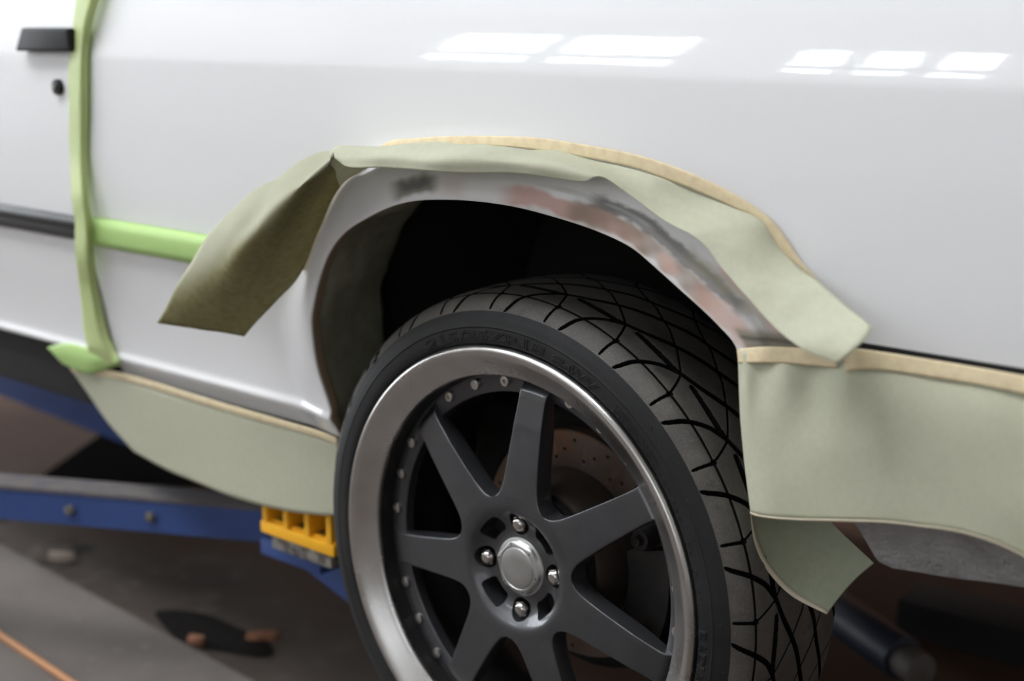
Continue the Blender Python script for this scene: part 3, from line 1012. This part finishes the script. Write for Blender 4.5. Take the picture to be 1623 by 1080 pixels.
for k in range(6):
    a = k * PI / 3 - 0.2
    bm = bmesh.new()
    cyl_bm(bm, (0.0268 * math.cos(a), 0.0209, 0.0268 * math.sin(a)), (0, 1, 0), 0.0010, 0.0014, 10)
    bm_obj('pin_hole', bm, m_socket, wheel)

# brake disc and caliper
V, F = lathe([(0.132, 0.117), (0.1305, 0.1155), (0.0905, 0.1155), (0.0890, 0.1165), (0.0890, 0.137), (0.1305, 0.137), (0.132, 0.1355)], 140, closed=True)
bd = link('brake_disc', mesh_np('brake_disc', V, F), m_disc, car)
bd.rotation_euler.z = TOE
bm = bmesh.new(); bm.from_mesh(bd.data); bmesh.ops.recalc_face_normals(bm, faces=bm.faces); bm.to_mesh(bd.data); bm.free()
cb = bmesh.new()
for k in range(48):
    a = math.radians(7.5 * k)
    r = (0.122, 0.110, 0.101)[k % 3]
    cyl_bm(cb, (r * math.cos(a), 0.118, r * math.sin(a)), (0, 1, 0), 0.0024, 0.02, 10)
bpy.context.view_layer.update()
boolean_cut(bd, cb)
bd.data.polygons.foreach_set('use_smooth', np.ones(len(bd.data.polygons), bool))
bd.data.set_sharp_from_angle(angle=math.radians(35))
V, F = lathe([(0.0892, 0.118), (0.0885, 0.110), (0.0870, 0.085), (0.0850, 0.066), (0.0820, 0.0600), (0.0780, 0.0585), (0.022, 0.0585)], 96)
link('disc_hat', mesh_np('disc_hat', V, F), m_hat, bd, sharp=40)
cal = empty('brake_caliper', (0, 0, 0), car)
cal.rotation_euler.z = TOE


def polar_block(a0, a1, r0, r1, y0, y1, bev=0.004, n=8):
    bm = bmesh.new()
    an = np.radians(np.linspace(a0, a1, n))
    ring = []
    for a in an:
        ring.append([bm.verts.new((r * math.cos(a), y, r * math.sin(a))) for r, y in ((r0, y0), (r1, y0), (r1, y1), (r0, y1))])
    for i in range(n - 1):
        for j in range(4):
            bm.faces.new([ring[i][j], ring[i][(j + 1) % 4], ring[i + 1][(j + 1) % 4], ring[i + 1][j]])
    bm.faces.new(ring[0]); bm.faces.new(ring[-1][::-1])
    bmesh.ops.recalc_face_normals(bm, faces=bm.faces)
    es = [e for e in bm.edges if e.calc_face_angle(0) > 0.6]
    bmesh.ops.bevel(bm, geom=es, offset=bev, segments=2, affect='EDGES', profile=0.6)
    return bm


bm_obj('caliper_body', polar_block(-34, 16, 0.104, 0.158, 0.080, 0.108), m_caliper, cal)
bm_obj('caliper_bridge', polar_block(-30, 12, 0.140, 0.164, 0.104, 0.150), m_caliper, cal)
bm_obj('caliper_carrier', polar_block(14, 30, 0.112, 0.150, 0.096, 0.112, 0.003), m_caliper, cal)
for a_ in (22, -26):
    bm = bmesh.new()
    a = math.radians(a_)
    cyl_bm(bm, (0.138 * math.cos(a), 0.082, 0.138 * math.sin(a)), (0, 1, 0), 0.011, 0.030, 20, 0.002)
    cyl_bm(bm, (0.138 * math.cos(a), 0.064, 0.138 * math.sin(a)), (0, 1, 0), 0.0065, 0.010, 6, 0.001)
    bm_obj('guide_pin', bm, m_caliper, cal)
V, F = lathe([(0.030, 0.145), (0.148, 0.145), (0.152, 0.141), (0.153, 0.146), (0.148, 0.150), (0.030, 0.150)], 96, closed=True)
o = link('brake_dust_shield', mesh_np('brake_dust_shield', V, F), m_under, car, sharp=40)
o.rotation_euler.z = TOE
box('rear_subframe', (-0.42, 0.27, -0.10), (0.0, 0.43, 0.10), m_under, car, 0.03, 3)
# trailing arm and damper behind the wheel
V, F = tube([(0.0, 0.20, 0.0), (-0.12, 0.27, 0.0), (-0.34, 0.36, 0.03)], 0.035, 14)
link('trailing_arm', mesh_np('trailing_arm', V, F), m_under, car)
bm = bmesh.new()
cyl_bm(bm, (0, 0.16, 0), (0, 1, 0), 0.05, 0.16, 32, 0.004)
bm_obj('wheel_bearing_carrier', bm, m_under, car)


# ------------------------------------------------------------------ masking paper and tape
def sheet(rows, ku=8, kv=6, wrinkle=0.0, seed=1, thick=0.0005):
    """smooth surface through a net of points; rows run along the strip"""
    N = np.array(rows, float)
    A = np.stack([smooth_prof(N[:, j], ku) for j in range(N.shape[1])], 1)
    A = np.stack([smooth_prof(A[i], kv) for i in range(A.shape[0])], 0)
    if wrinkle:
        r = np.random.default_rng(seed)
        wv = 0
        for k in range(7):
            d = r.normal(size=3); d /= np.linalg.norm(d)
            wv = wv + np.abs(np.sin(A @ d * r.uniform(25, 70) + r.uniform(0, 6))) - 0.6
        dx = np.gradient(A, axis=0); dy = np.gradient(A, axis=1)
        nn = np.cross(dx, dy); nn /= np.linalg.norm(nn, axis=-1, keepdims=True) + 1e-9
        A = A + nn * (wv * wrinkle)[..., None]
    return A


def sheet_obj(name, A, m, parent, thick=0.0005, sharp=None):
    n, k = A.shape[:2]
    o = link(name, mesh_np(name, A, grid_faces(n, k)), m, parent, sharp=sharp)
    md = o.modifiers.new('thickness', 'SOLIDIFY')
    md.thickness = thick
    md.offset = 0
    return o


def pts(l):
    return [at(*p) for p in l]


def on_body(px, py, lift=0.0012):
    Y = 0.0
    for _ in range(8):
        q = at(px, py, Y)
        Y = float(surf(np.array([q[0]]), np.array([q[2]]))[0]) - lift
    return at(px, py, Y)


# --- over the wheel arch
flap = tag(empty('masking_paper'), 'crumpled green masking paper strip standing out over the wheel arch', 'masking paper')
rows = [
    [(386, 536, -0.030), (352, 531, -0.044), (318, 525, -0.058), (284, 518, -0.068), (251, 511, -0.076)],
    [(428, 486, -0.022), (398, 478, -0.048), (362, 466, -0.070), (325, 456, -0.080), (288, 442, -0.080)],
    [(466, 446, -0.014), (432, 430, -0.046), (385, 404, -0.088), (358, 392, -0.082), (336, 370, -0.070)],
    [(486, 410, None), (462, 384, -0.044), (430, 350, -0.090), (405, 338, -0.080), (386, 320, -0.062)],
    [(506, 362, None), (494, 330, -0.040), (474, 302, -0.086), (456, 294, -0.076), (441, 281, -0.060)],
    [(532, 308, None), (526, 284, -0.036), (521, 262, -0.078), (519, 250, -0.074), (519, 237, -0.060)],
    [(566, 276, None), (552, 258, -0.026), (536, 236, -0.058), (537, 248, -0.072), (546, 263, -0.076)],
    [(625, 240, None), (622, 234, -0.026), (615, 231, -0.046), (612, 246, -0.064), (612, 266, -0.066)],
    [(700, 233, None), (700, 230, -0.026), (697, 229, -0.046), (696, 250, -0.066), (694, 273, -0.066)],
    [(770, 232, None), (770, 231, -0.024), (768, 232, -0.044), (764, 252, -0.062), (756, 276, -0.062)],
    [(850, 237, None), (850, 239, -0.020), (848, 243, -0.036), (842, 258, -0.052), (836, 277, -0.052)],
    [(930, 249, None), (928, 254, -0.018), (924, 262, -0.032), (922, 274, -0.042), (922, 287, -0.042)],
    [(985, 262, None), (978, 272, -0.016), (970, 284, -0.028), (962, 286, -0.036), (955, 282, -0.040)],
    [(1040, 280, None), (1030, 294, -0.014), (1020, 308, -0.022), (1012, 311, -0.028), (1003, 313, -0.032)],
    [(1096, 300, None), (1082, 320, -0.014), (1070, 332, -0.022), (1060, 342, -0.028), (1052, 348, -0.032)],
    [(1160, 327, None), (1144, 350, -0.016), (1132, 366, -0.025), (1122, 378, -0.032), (1113, 386, -0.036)],
    [(1208, 350, None), (1190, 380, -0.020), (1168, 396, -0.031), (1154, 411, -0.038), (1141, 422, -0.042)],
    [(1242, 392, None), (1226, 424, -0.026), (1206, 440, -0.038), (1193, 456, -0.046), (1181, 468, -0.050)],
    [(1284, 438, -0.018), (1268, 466, -0.038), (1252, 490, -0.048), (1240, 507, -0.054), (1229, 520, -0.058)],
    [(1330, 474, -0.040), (1316, 500, -0.053), (1302, 524, -0.060), (1288, 542, -0.064), (1275, 555, -0.066)],
    [(1383, 519, -0.060), (1374, 536, -0.066), (1360, 550, -0.070), (1346, 563, -0.071), (1328, 577, -0.070)],
]
net = [[on_body(p[0], p[1], 0.0022) if p[2] is None else at(*p) for p in row] for row in rows]
A = sheet(net, 8, 7, wrinkle=0.0020, seed=3)
iA = 6 * 8
# a pinched crease near the middle and facets in the crumpled shoulder
sheet_obj('paper', A[iA - 6:], m_paper, flap)
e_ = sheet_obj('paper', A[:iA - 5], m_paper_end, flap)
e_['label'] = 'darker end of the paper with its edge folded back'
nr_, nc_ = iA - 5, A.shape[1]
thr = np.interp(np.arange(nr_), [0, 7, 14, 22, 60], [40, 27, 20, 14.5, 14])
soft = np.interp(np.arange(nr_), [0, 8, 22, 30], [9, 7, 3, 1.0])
st = 1 - sm(-soft[:, None], soft[:, None], np.arange(nc_)[None, :] - thr[:, None])  # painted shade, fading out at the fold
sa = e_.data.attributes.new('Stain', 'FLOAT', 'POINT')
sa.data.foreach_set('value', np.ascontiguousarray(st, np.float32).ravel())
outer = [(476, 428), (502, 355), (532, 296), (570, 262), (612, 226), (660, 219), (720, 215.5), (800, 216), (860, 219), (920, 228), (1000, 243), (1060, 261), (1110, 281), (1170, 311), (1218, 345), (1244, 376), (1266, 410), (1292, 440), (1316, 467)]
inner = [(482, 429), (509, 357), (539, 297), (577, 264), (616, 244), (662, 236), (720, 231), (800, 232), (860, 239), (920, 248), (1000, 265), (1055, 284), (1100, 301), (1156, 326), (1200, 346), (1228, 382), (1252, 420), (1278, 446), (1304, 470)]
band = [[on_body(*o_, 0.003), on_body((o_[0] + i_[0]) / 2, (o_[1] + i_[1]) / 2, 0.0034), on_body(*i_, 0.003)] for o_, i_ in zip(outer, inner)]
sheet_obj('masking_tape', sheet(band, 6, 3, 0.0002, 5), m_tape, flap)

# --- over the rear bumper, wrapped round the edge of the arch
bump = tag(empty('masking_paper'), 'green masking paper sheet over the rear bumper with a curled lower corner', 'masking paper')
cols = [
    [(1169, 556, -0.010), (1171, 610, -0.012), (1175, 680, -0.010), (1182, 750, -0.004), (1190, 814, 0.002)],
    [(1180, 556, -0.016), (1182, 612, -0.019), (1186, 680, -0.018), (1192, 750, -0.015), (1200, 818, -0.011)],
    [(1205, 556, -0.016), (1207, 600, -0.0155), (1211, 682, -0.020), (1217, 752, -0.020), (1225, 822, -0.018)],
    [(1240, 557, -0.013), (1243, 603, -0.0205), (1247, 684, -0.019), (1252, 754, -0.020), (1262, 825, -0.018)],
    [(1285, 560, -0.008), (1287, 606, -0.0135), (1290, 690, -0.020), (1295, 758, -0.020), (1305, 826, -0.018)],
    [(1330, 566, -0.010), (1335, 612, -0.0225), (1340, 690, -0.024), (1345, 760, -0.021), (1352, 827, -0.018)],
    [(1362, 562, -0.013), (1372, 616, -0.0195), (1384, 690, -0.026), (1394, 762, -0.022), (1402, 829, -0.018)],
    [(1400, 562, -0.006), (1412, 634, -0.018), (1428, 700, -0.023), (1440, 768, -0.021), (1450, 834, -0.018)],
    [(1470, 574, -0.006), (1480, 640, -0.016), (1494, 710, -0.020), (1506, 776, -0.020), (1516, 843, -0.018)],
    [(1560, 588, -0.006), (1562, 660, -0.016), (1568, 730, -0.018), (1576, 795, -0.018), (1580, 862, -0.016)],
    [(1660, 606, -0.006), (1660, 690, -0.014), (1660, 760, -0.016), (1660, 830, -0.016), (1660, 898, -0.012)],
    [(1840, 640, -0.006), (1840, 730, -0.014), (1840, 810, -0.016), (1840, 890, -0.014), (1840, 960, -0.010)],
]
A = sheet([pts(c) for c in cols], 7, 7, 0.00025, 8)
sheet_obj('paper', A, m_paper, bump)
wrap = [
    [(1190, 814, 0.004), (1186, 770, 0.004), (1182, 720, 0.005), (1177, 660, 0.008)],
    [(1192, 838, 0.016), (1206, 800, 0.030), (1212, 750, 0.034), (1206, 690, 0.034)],
    [(1198, 868, 0.028), (1228, 826, 0.054), (1242, 782, 0.068), (1240, 730, 0.074)],
    [(1217, 906, 0.040), (1250, 862, 0.066), (1274, 820, 0.084), (1282, 776, 0.094)],
    [(1254, 944, 0.050), (1286, 900, 0.074), (1306, 862, 0.090), (1316, 826, 0.102)],
    [(1309, 973, 0.058), (1334, 940, 0.076), (1358, 914, 0.090), (1384, 892, 0.102)],
]
AW = sheet([pts(c) for c in wrap], 8, 8, 0.0, 2)
# saw-toothed cut end
tooth = np.arange(AW.shape[1]) % 2
dirv = AW[-1] - AW[-2]
dirv /= np.linalg.norm(dirv, axis=1)[:, None]
fine = np.stack([np.interp(np.linspace(0, 1, 120), np.linspace(0, 1, AW.shape[1]), AW[-1][:, k]) for k in range(3)], 1)
dv = np.stack([np.interp(np.linspace(0, 1, 120), np.linspace(0, 1, AW.shape[1]), dirv[:, k]) for k in range(3)], 1)
AWf = np.stack([np.stack([np.interp(np.linspace(0, 1, 120), np.linspace(0, 1, AW.shape[1]), AW[i][:, k]) for k in range(3)], 1) for i in range(AW.shape[0])], 0)
tip = fine + dv * (0.0016 * (np.arange(120) % 2))[:, None]
AWf = np.concatenate([AWf, tip[None]], 0)
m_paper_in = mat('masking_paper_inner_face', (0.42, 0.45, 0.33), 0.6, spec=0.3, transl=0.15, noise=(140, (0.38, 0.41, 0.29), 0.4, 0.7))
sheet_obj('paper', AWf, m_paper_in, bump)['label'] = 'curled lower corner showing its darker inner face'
# cream tape along the curled lower edge
e0 = smooth_prof(np.array([at(*c[0]) for c in wrap]), 8)
e1 = smooth_prof(np.array([at(c[0][0] * 0.84 + c[1][0] * 0.16, c[0][1] * 0.84 + c[1][1] * 0.16, c[0][2] * 0.84 + c[1][2] * 0.16) for c in wrap]), 8)
tb = np.stack([e0, e1], 1)
tb[:, :, 1] -= 0.0012
tb[:, :, 0] += 0.0012
m_tape_edge = mat('pale_tape', (0.66, 0.59, 0.45), 0.6, transl=0.15)
sheet_obj('tape_edge', tb, m_tape_edge, bump)
# thin cream line along the front sheet's lower edge
lo_ = A[:, -1] + np.array([0.0, -0.0012, 0.0])
up_ = A[:, -1] + (A[:, -2] - A[:, -1]) * 0.35 + np.array([0.0, -0.0012, 0.0])
sheet_obj('tape_edge', np.stack([lo_, up_], 1), m_tape_edge, bump)
# cream tape along the top
tops = [(1172, 553, 576), (1205, 550, 576), (1240, 550, 577), (1285, 553, 580), (1325, 560, 584)]
tband = [[at(x, a, -0.0175 if x < 1220 else -0.0145), at(x + 1, (a + b) / 2, -0.0195 if x < 1220 else -0.016), at(x + 2, b, -0.0205 if x < 1220 else -0.017)] for x, a, b in tops]
tband[0] = [at(1168, 553, -0.012), at(1169, 565, -0.014), at(1170, 576, -0.015)]
sheet_obj('masking_tape', sheet(tband, 8, 3, 0.0004, 6), m_tape, bump)
tops2 = [(1338, 556, 590), (1362, 553, 586), (1400, 558, 588), (1470, 569, 598), (1560, 584, 613), (1660, 602, 634), (1840, 634, 670)]
tband = [[at(x, a, -0.010 if x > 1395 else -0.0150), at(x + 1, (a + b) / 2, -0.0115 if x > 1395 else -0.0170), at(x + 3, b, -0.0125 if x > 1395 else -0.019)] for x, a, b in tops2]
sheet_obj('masking_tape', sheet(tband, 8, 3, 0.0003, 9), m_tape, bump)

# --- along the sill
sill = tag(empty('masking_paper'), 'pale green masking paper apron hanging below the white sill', 'masking paper')
cols = [
    [(106, 577, 0.036), (140, 625, 0.046), (172, 672, 0.052), (212, 716, 0.056)],
    [(160, 592, 0.036), (196, 650, 0.044), (226, 700, 0.050), (262, 744, 0.054)],
    [(240, 616, 0.036), (264, 674, 0.042), (288, 722, 0.048), (316, 767, 0.052)],
    [(330, 643, 0.036), (346, 700, 0.042), (362, 746, 0.046), (380, 792, 0.050)],
    [(430, 672, 0.036), (438, 722, 0.042), (446, 766, 0.046), (452, 810, 0.050)],
    [(500, 692, 0.036), (504, 738, 0.042), (506, 780, 0.046), (508, 817, 0.050)],
    [(536, 704, 0.036), (538, 744, 0.042), (538, 782, 0.046), (538, 817, 0.050)],
]
sheet_obj('paper', sheet([pts(c) for c in cols], 7, 7, 0.0002, 11), m_paper, sill)
tband = []
for x, y in ((112, 577), (180, 588), (240, 604), (330, 632), (430, 661), (500, 681), (535, 694)):
    tband.append([at(x, y, 0.0335), at(x, y + 6, 0.0335), at(x + 1, y + 12, 0.0345)])
sheet_obj('masking_tape', sheet(tband, 7, 3), m_tape, sill)

# --- inside the front of the wheel arch
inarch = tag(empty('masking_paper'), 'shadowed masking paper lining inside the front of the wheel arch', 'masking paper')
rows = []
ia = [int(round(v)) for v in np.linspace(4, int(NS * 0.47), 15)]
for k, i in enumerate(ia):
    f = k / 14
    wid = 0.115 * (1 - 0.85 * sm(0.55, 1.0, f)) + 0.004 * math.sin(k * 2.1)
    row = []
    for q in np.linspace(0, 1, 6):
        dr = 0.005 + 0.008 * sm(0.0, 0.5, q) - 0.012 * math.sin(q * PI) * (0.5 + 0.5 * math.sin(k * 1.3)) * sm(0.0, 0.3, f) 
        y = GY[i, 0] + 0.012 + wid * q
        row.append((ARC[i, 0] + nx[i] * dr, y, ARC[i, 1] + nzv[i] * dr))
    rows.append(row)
sheet_obj('paper', sheet(rows, 6, 5, 0.0008, 13), mat('masking_paper_dusty', (0.30, 0.295, 0.215), 0.65, spec=0.3, transl=0.15, noise=(60, (0.24, 0.235, 0.165), 0.4, 0.65)), inarch)  # paper colour lowered to paint the dimness inside the arch

# --- green tape down the door shut line
edges = [((118, -60), (178, -60)), ((121, 0), (157, 0)), ((113, 60), (142, 60)), ((109, 110), (139, 110)), ((109, 180), (139, 180)), ((111, 250), (138, 250)), ((114, 310), (141, 310)),
         ((118, 350), (147, 352)), ((121, 410), (150, 410)), ((127, 460), (155, 460)), ((133, 520), (168, 520)), ((139, 556), (182, 556)), ((143, 590), (191, 574))]
band = []
for k, (a, b) in enumerate(edges):
    lift = 0.006 + 0.014 * float(sm(-60, 60, -a[1] + 40)) + (0.012 if 300 < a[1] < 420 else 0.0)
    yb = 0.034 if a[1] > 550 else (0.012 if a[1] > 500 else None)
    l = on_body(*a, lift); r = on_body(*b, lift * 0.6 + 0.002)
    mid = on_body(a[0] * 0.4 + b[0] * 0.6, a[1] * 0.4 + b[1] * 0.6, lift + 0.006)
    band.append([l, (l * 2 + mid) / 3, mid, (mid + r) / 2, r])
shut = sheet_obj('masking_tape', sheet(band, 8, 4, 0.0004, 21), m_green_thin, None)
tag(shut, 'green masking tape running down the door shut line', 'masking tape')
# folded-over brighter edge of that tape
# --- green tape over the side moulding
TP = [(0.0012, 0.2755), (0.006, 0.2775), (0.0115, 0.2815), (0.0128, 0.288), (0.0124, 0.296), (0.0130, 0.304), (0.0112, 0.3120), (0.006, 0.3150), (0.0012, 0.3165)]
tv_ = sweep_x(np.r_[np.linspace(SEAM_X + 0.012, -0.345, 30)], TP)
mt = sheet_obj('masking_tape', tv_ + rng.normal(0, 0.00015, tv_.shape), m_green, None)
tag(mt, 'bright green masking tape covering the side moulding behind the door', 'masking tape')
# --- short piece of tape at the foot of the shut line
ft = [[(75, 551, 0.026), (86, 563, 0.026), (99, 577, 0.030)], [(104, 544, 0.024), (108, 562, 0.024), (118, 586, 0.030)], [(132, 550, 0.022), (136, 570, 0.022), (140, 594, 0.030)],
      [(160, 560, 0.022), (160, 572, 0.022), (160, 588, 0.030)], [(186, 566, 0.022), (188, 574, 0.022), (190, 580, 0.028)]]
o = sheet_obj('masking_tape', sheet([pts(c) for c in ft], 6, 4, 0.0003, 4), m_green, None)
tag(o, 'short green tape piece across the sill at the foot of the door', 'masking tape')

# ------------------------------------------------------------------ the lift
arm = tag(empty('lift_arm', (-0.6, 0.1, -0.1)), 'blue steel lift arm reaching under the sill', 'lift arm')
ARM0, ARM1 = np.array([-0.35, 0.335]), np.array([-1.45, -0.23])
AL = float(np.linalg.norm(ARM1 - ARM0))
ang = math.atan2(ARM1[1] - ARM0[1], ARM1[0] - ARM0[0])
MA = Matrix.Translation((ARM0[0] + 0.6, ARM0[1] - 0.1, 0.1)) @ Matrix.Rotation(ang, 4, 'Z')
box('beam', (0, 0.0, -0.156), (AL, 0.05, -0.110), m_blue, arm, 0.003, 2, MA)
box('top_plate', (0.0, -0.002, -0.1098), (AL, 0.052, -0.1065), m_blue_top, arm, 0.001, 2, MA)
box('head_plate', (0.095, -0.02, -0.0315), (0.215, 0.20, -0.0082), m_blue, arm, 0.003)
for d_ in (0.47, 0.60):
    bm = bmesh.new()
    q = MA @ Vector((d_, 0.052, -0.134))
    dr = MA.to_3x3() @ Vector((0, 1, 0))
    cyl_bm(bm, q, dr, 0.008, 0.010, 6, 0.001)
    bm_obj('bolt', bm, m_bare, arm)
bm = bmesh.new()
gp = [at(440, 868, 0.17), at(600, 872, 0.17), at(620, 1000, 0.17), at(560, 962, 0.17)]
f = bm.faces.new([bm.verts.new(Vector(p) - Vector((-0.6, 0.1, -0.1))) for p in gp])
ex = bmesh.ops.extrude_face_region(bm, geom=[f])
for v in ex['geom']:
    if isinstance(v, bmesh.types.BMVert): v.co.y += 0.05
bm_obj('gusset', bm, m_blue, arm)

pad = tag(empty('jacking_block', (-0.45, 0.11, -0.1)), 'yellow ribbed jacking block between the lift arm and the sill', 'jacking block')
pb = [at(414, 862, 0.06), at(526, 880, 0.06)]
base = np.array([-0.45, 0.11, -0.1])
dx = (pb[1] - pb[0]); Lp = float(np.hypot(dx[0], dx[1]))
px0 = pb[0]
zb_ = (pb[0][2] + pb[1][2]) / 2
MPad = Matrix.Translation(Vector((px0[0], 0.06, -0.0875)) - Vector(base))
bm = bmesh.new()
W_ = 0.142
box_bm(bm, (0, 0, 0.0), (W_, 0.10, 0.016), 0.002, 2, MPad)                    # lower rail
box_bm(bm, (0.0, 0.006, 0.010), (W_, 0.012, 0.020), 0.001, 2, MPad)
bm_obj('tray', bm, m_yellow, pad)
for k in range(4):
    x = 0.004 + k * (W_ - 0.018) / 3
    box('rib', (x, 0.0, 0.014), (x + 0.010, 0.10, 0.088), m_yellow, pad, 0.002, 2, MPad)
box('floor_plate', (0.006, 0.01, 0.015), (W_ - 0.006, 0.096, 0.0185), m_bare, pad, 0, 1, MPad)
box('steel_foot', (0.016, 0.004, -0.020), (W_ - 0.010, 0.09, -0.0003), m_bare, pad, 0.003, 2, MPad)

far = at(90, 616, 0.42)
fa = tag(box('lift_arm', (-0.14, -0.03, -0.045), (0.3, 0.03, 0.045), m_blue, None, 0.004), 'far blue lift arm in shadow beneath the car door', 'lift arm')
fa.location = (float(far[0]), float(far[1]), float(far[2]))
fa.rotation_euler = (0, 0.16, 0.2)

# ------------------------------------------------------------------ on the floor
e0, e1 = atz(-400, 645, FLOOR + 0.025), atz(420, 1087, FLOOR + 0.025)
dirx = e1 - e0; dirx /= np.linalg.norm(dirx)
perp = np.array([dirx[1], -dirx[0], 0.0])
if perp[1] > 0: perp = -perp
bm = bmesh.new()
q = [e0, e1 + dirx * 0.6, e1 + dirx * 0.6 + perp * 0.9, e0 + perp * 0.9]
f = bm.faces.new([bm.verts.new((p[0], p[1], FLOOR + 0.025)) for p in q])
ex = bmesh.ops.extrude_face_region(bm, geom=[f])
for v in ex['geom']:
    if isinstance(v, bmesh.types.BMVert): v.co.z -= 0.025
bmesh.ops.bevel(bm, geom=list(bm.edges), offset=0.003, segments=2, affect='EDGES')
tag(bm_obj('board', bm, m_board), 'broad grey board lying on the floor beside the car', 'board')
h = [atz(x, y, FLOOR + 0.031) for x, y in ((-300, 805), (0, 1007), (60, 1047), (116, 1085), (260, 1185))]
V, F = tube(smooth_prof(h, 8), 0.006, 10)
tag(link('hose', mesh_np('hose', V, F), m_orange), 'thin orange hose lying along the grey board', 'hose')


def flake(px, py, sx, sy, rot, m, label, hgt=0.006):
    c = atz(px, py, FLOOR)
    bm = bmesh.new()
    n = 9
    top, bot = [], []
    for k in range(n):
        a = 2 * PI * k / n
        r = random.uniform(0.75, 1.1)
        x, y = sx * r * math.cos(a), sy * r * math.sin(a)
        x, y = x * math.cos(rot) - y * math.sin(rot), x * math.sin(rot) + y * math.cos(rot)
        bot.append(bm.verts.new((x, y, 0)))
        top.append(bm.verts.new((x * 0.85, y * 0.85, hgt * random.uniform(0.7, 1.4))))
    bm.faces.new(top); bm.faces.new(bot[::-1])
    for k in range(n): bm.faces.new([bot[k], bot[(k + 1) % n], top[(k + 1) % n], top[k]])
    o = bm_obj('debris_flake', bm, m, loc=(float(c[0]), float(c[1]), FLOOR))
    return tag(o, label, 'debris')


flake(100, 886, 0.035, 0.014, 0.6, m_pale, 'pale flake on the floor beyond the far end of the board', 0.012)
flake(418, 1014, 0.030, 0.010, 0.9, m_chip, 'rust-coloured flake on the floor nearest to the tyre', 0.012)
flake(312, 1022, 0.018, 0.010, 0.2, m_chip, 'small rust-coloured flake at the edge of the board by the oil patch', 0.012)
# black oil patch
c = atz(335, 1005, FLOOR)
bm = bmesh.new()
n = 28
ring = [bm.verts.new((0.12 * math.cos(2 * PI * k / n) * (1 + 0.2 * math.sin(4 * PI * k / n + 1)), 0.05 * math.sin(2 * PI * k / n) * (1 + 0.15 * math.sin(6 * PI * k / n)), 0.002)) for k in range(n)]
bm.faces.new(ring)
o = bm_obj('oil_patch', bm, mat('black_oil', (0.010, 0.008, 0.007), 0.8, spec=0.1), loc=(float(c[0]), float(c[1]), FLOOR))
tag(o, 'black oil patch on the floor beside the grey board', 'oil patch')

# black wedge under the car
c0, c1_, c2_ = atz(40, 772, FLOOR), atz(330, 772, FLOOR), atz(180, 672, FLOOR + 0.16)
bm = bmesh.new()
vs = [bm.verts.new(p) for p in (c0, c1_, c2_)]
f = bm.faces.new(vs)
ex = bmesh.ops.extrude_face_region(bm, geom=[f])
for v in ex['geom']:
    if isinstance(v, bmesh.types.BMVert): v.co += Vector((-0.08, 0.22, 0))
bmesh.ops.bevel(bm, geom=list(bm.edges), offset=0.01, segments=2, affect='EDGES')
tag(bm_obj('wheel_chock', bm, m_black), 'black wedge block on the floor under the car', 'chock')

# dark cylinder and black bar behind the tyre
a_, b_ = atz(1296, 950, FLOOR + 0.06), atz(1432, 1045, FLOOR + 0.06)
ax = b_ - a_
jack = tag(empty('hydraulic_cylinder', tuple(float(v) for v in (a_ + b_) / 2)), 'dark blue cylinder lying on the floor behind the tyre', 'cylinder')
bm = bmesh.new()
cyl_bm(bm, (0, 0, 0), ax, 0.034, float(np.linalg.norm(ax)), 32, 0.004)
bm_obj('cylinder_body', bm, m_darkblue, jack)
bm = bmesh.new()
cyl_bm(bm, ax / 2 + ax / np.linalg.norm(ax) * 0.02, ax, 0.026, 0.05, 28, 0.004)
bm_obj('end_cap', bm, m_grey, jack)
r0_, r1_ = atz(1440, 962, FLOOR + 0.03), atz(1760, 1046, FLOOR + 0.03)
rx = r1_ - r0_
mm = Matrix.Translation(Vector((r0_ + r1_) / 2)) @ Matrix.Rotation(math.atan2(rx[1], rx[0]), 4, 'Z')
o = box('floor_rail', (-np.linalg.norm(rx) / 2, -0.05, -0.03), (np.linalg.norm(rx) / 2, 0.05, 0.03), m_black, None, 0.004, 2, None)
o.matrix_world = mm
tag(o, 'low black rail on the floor behind the car', 'rail')
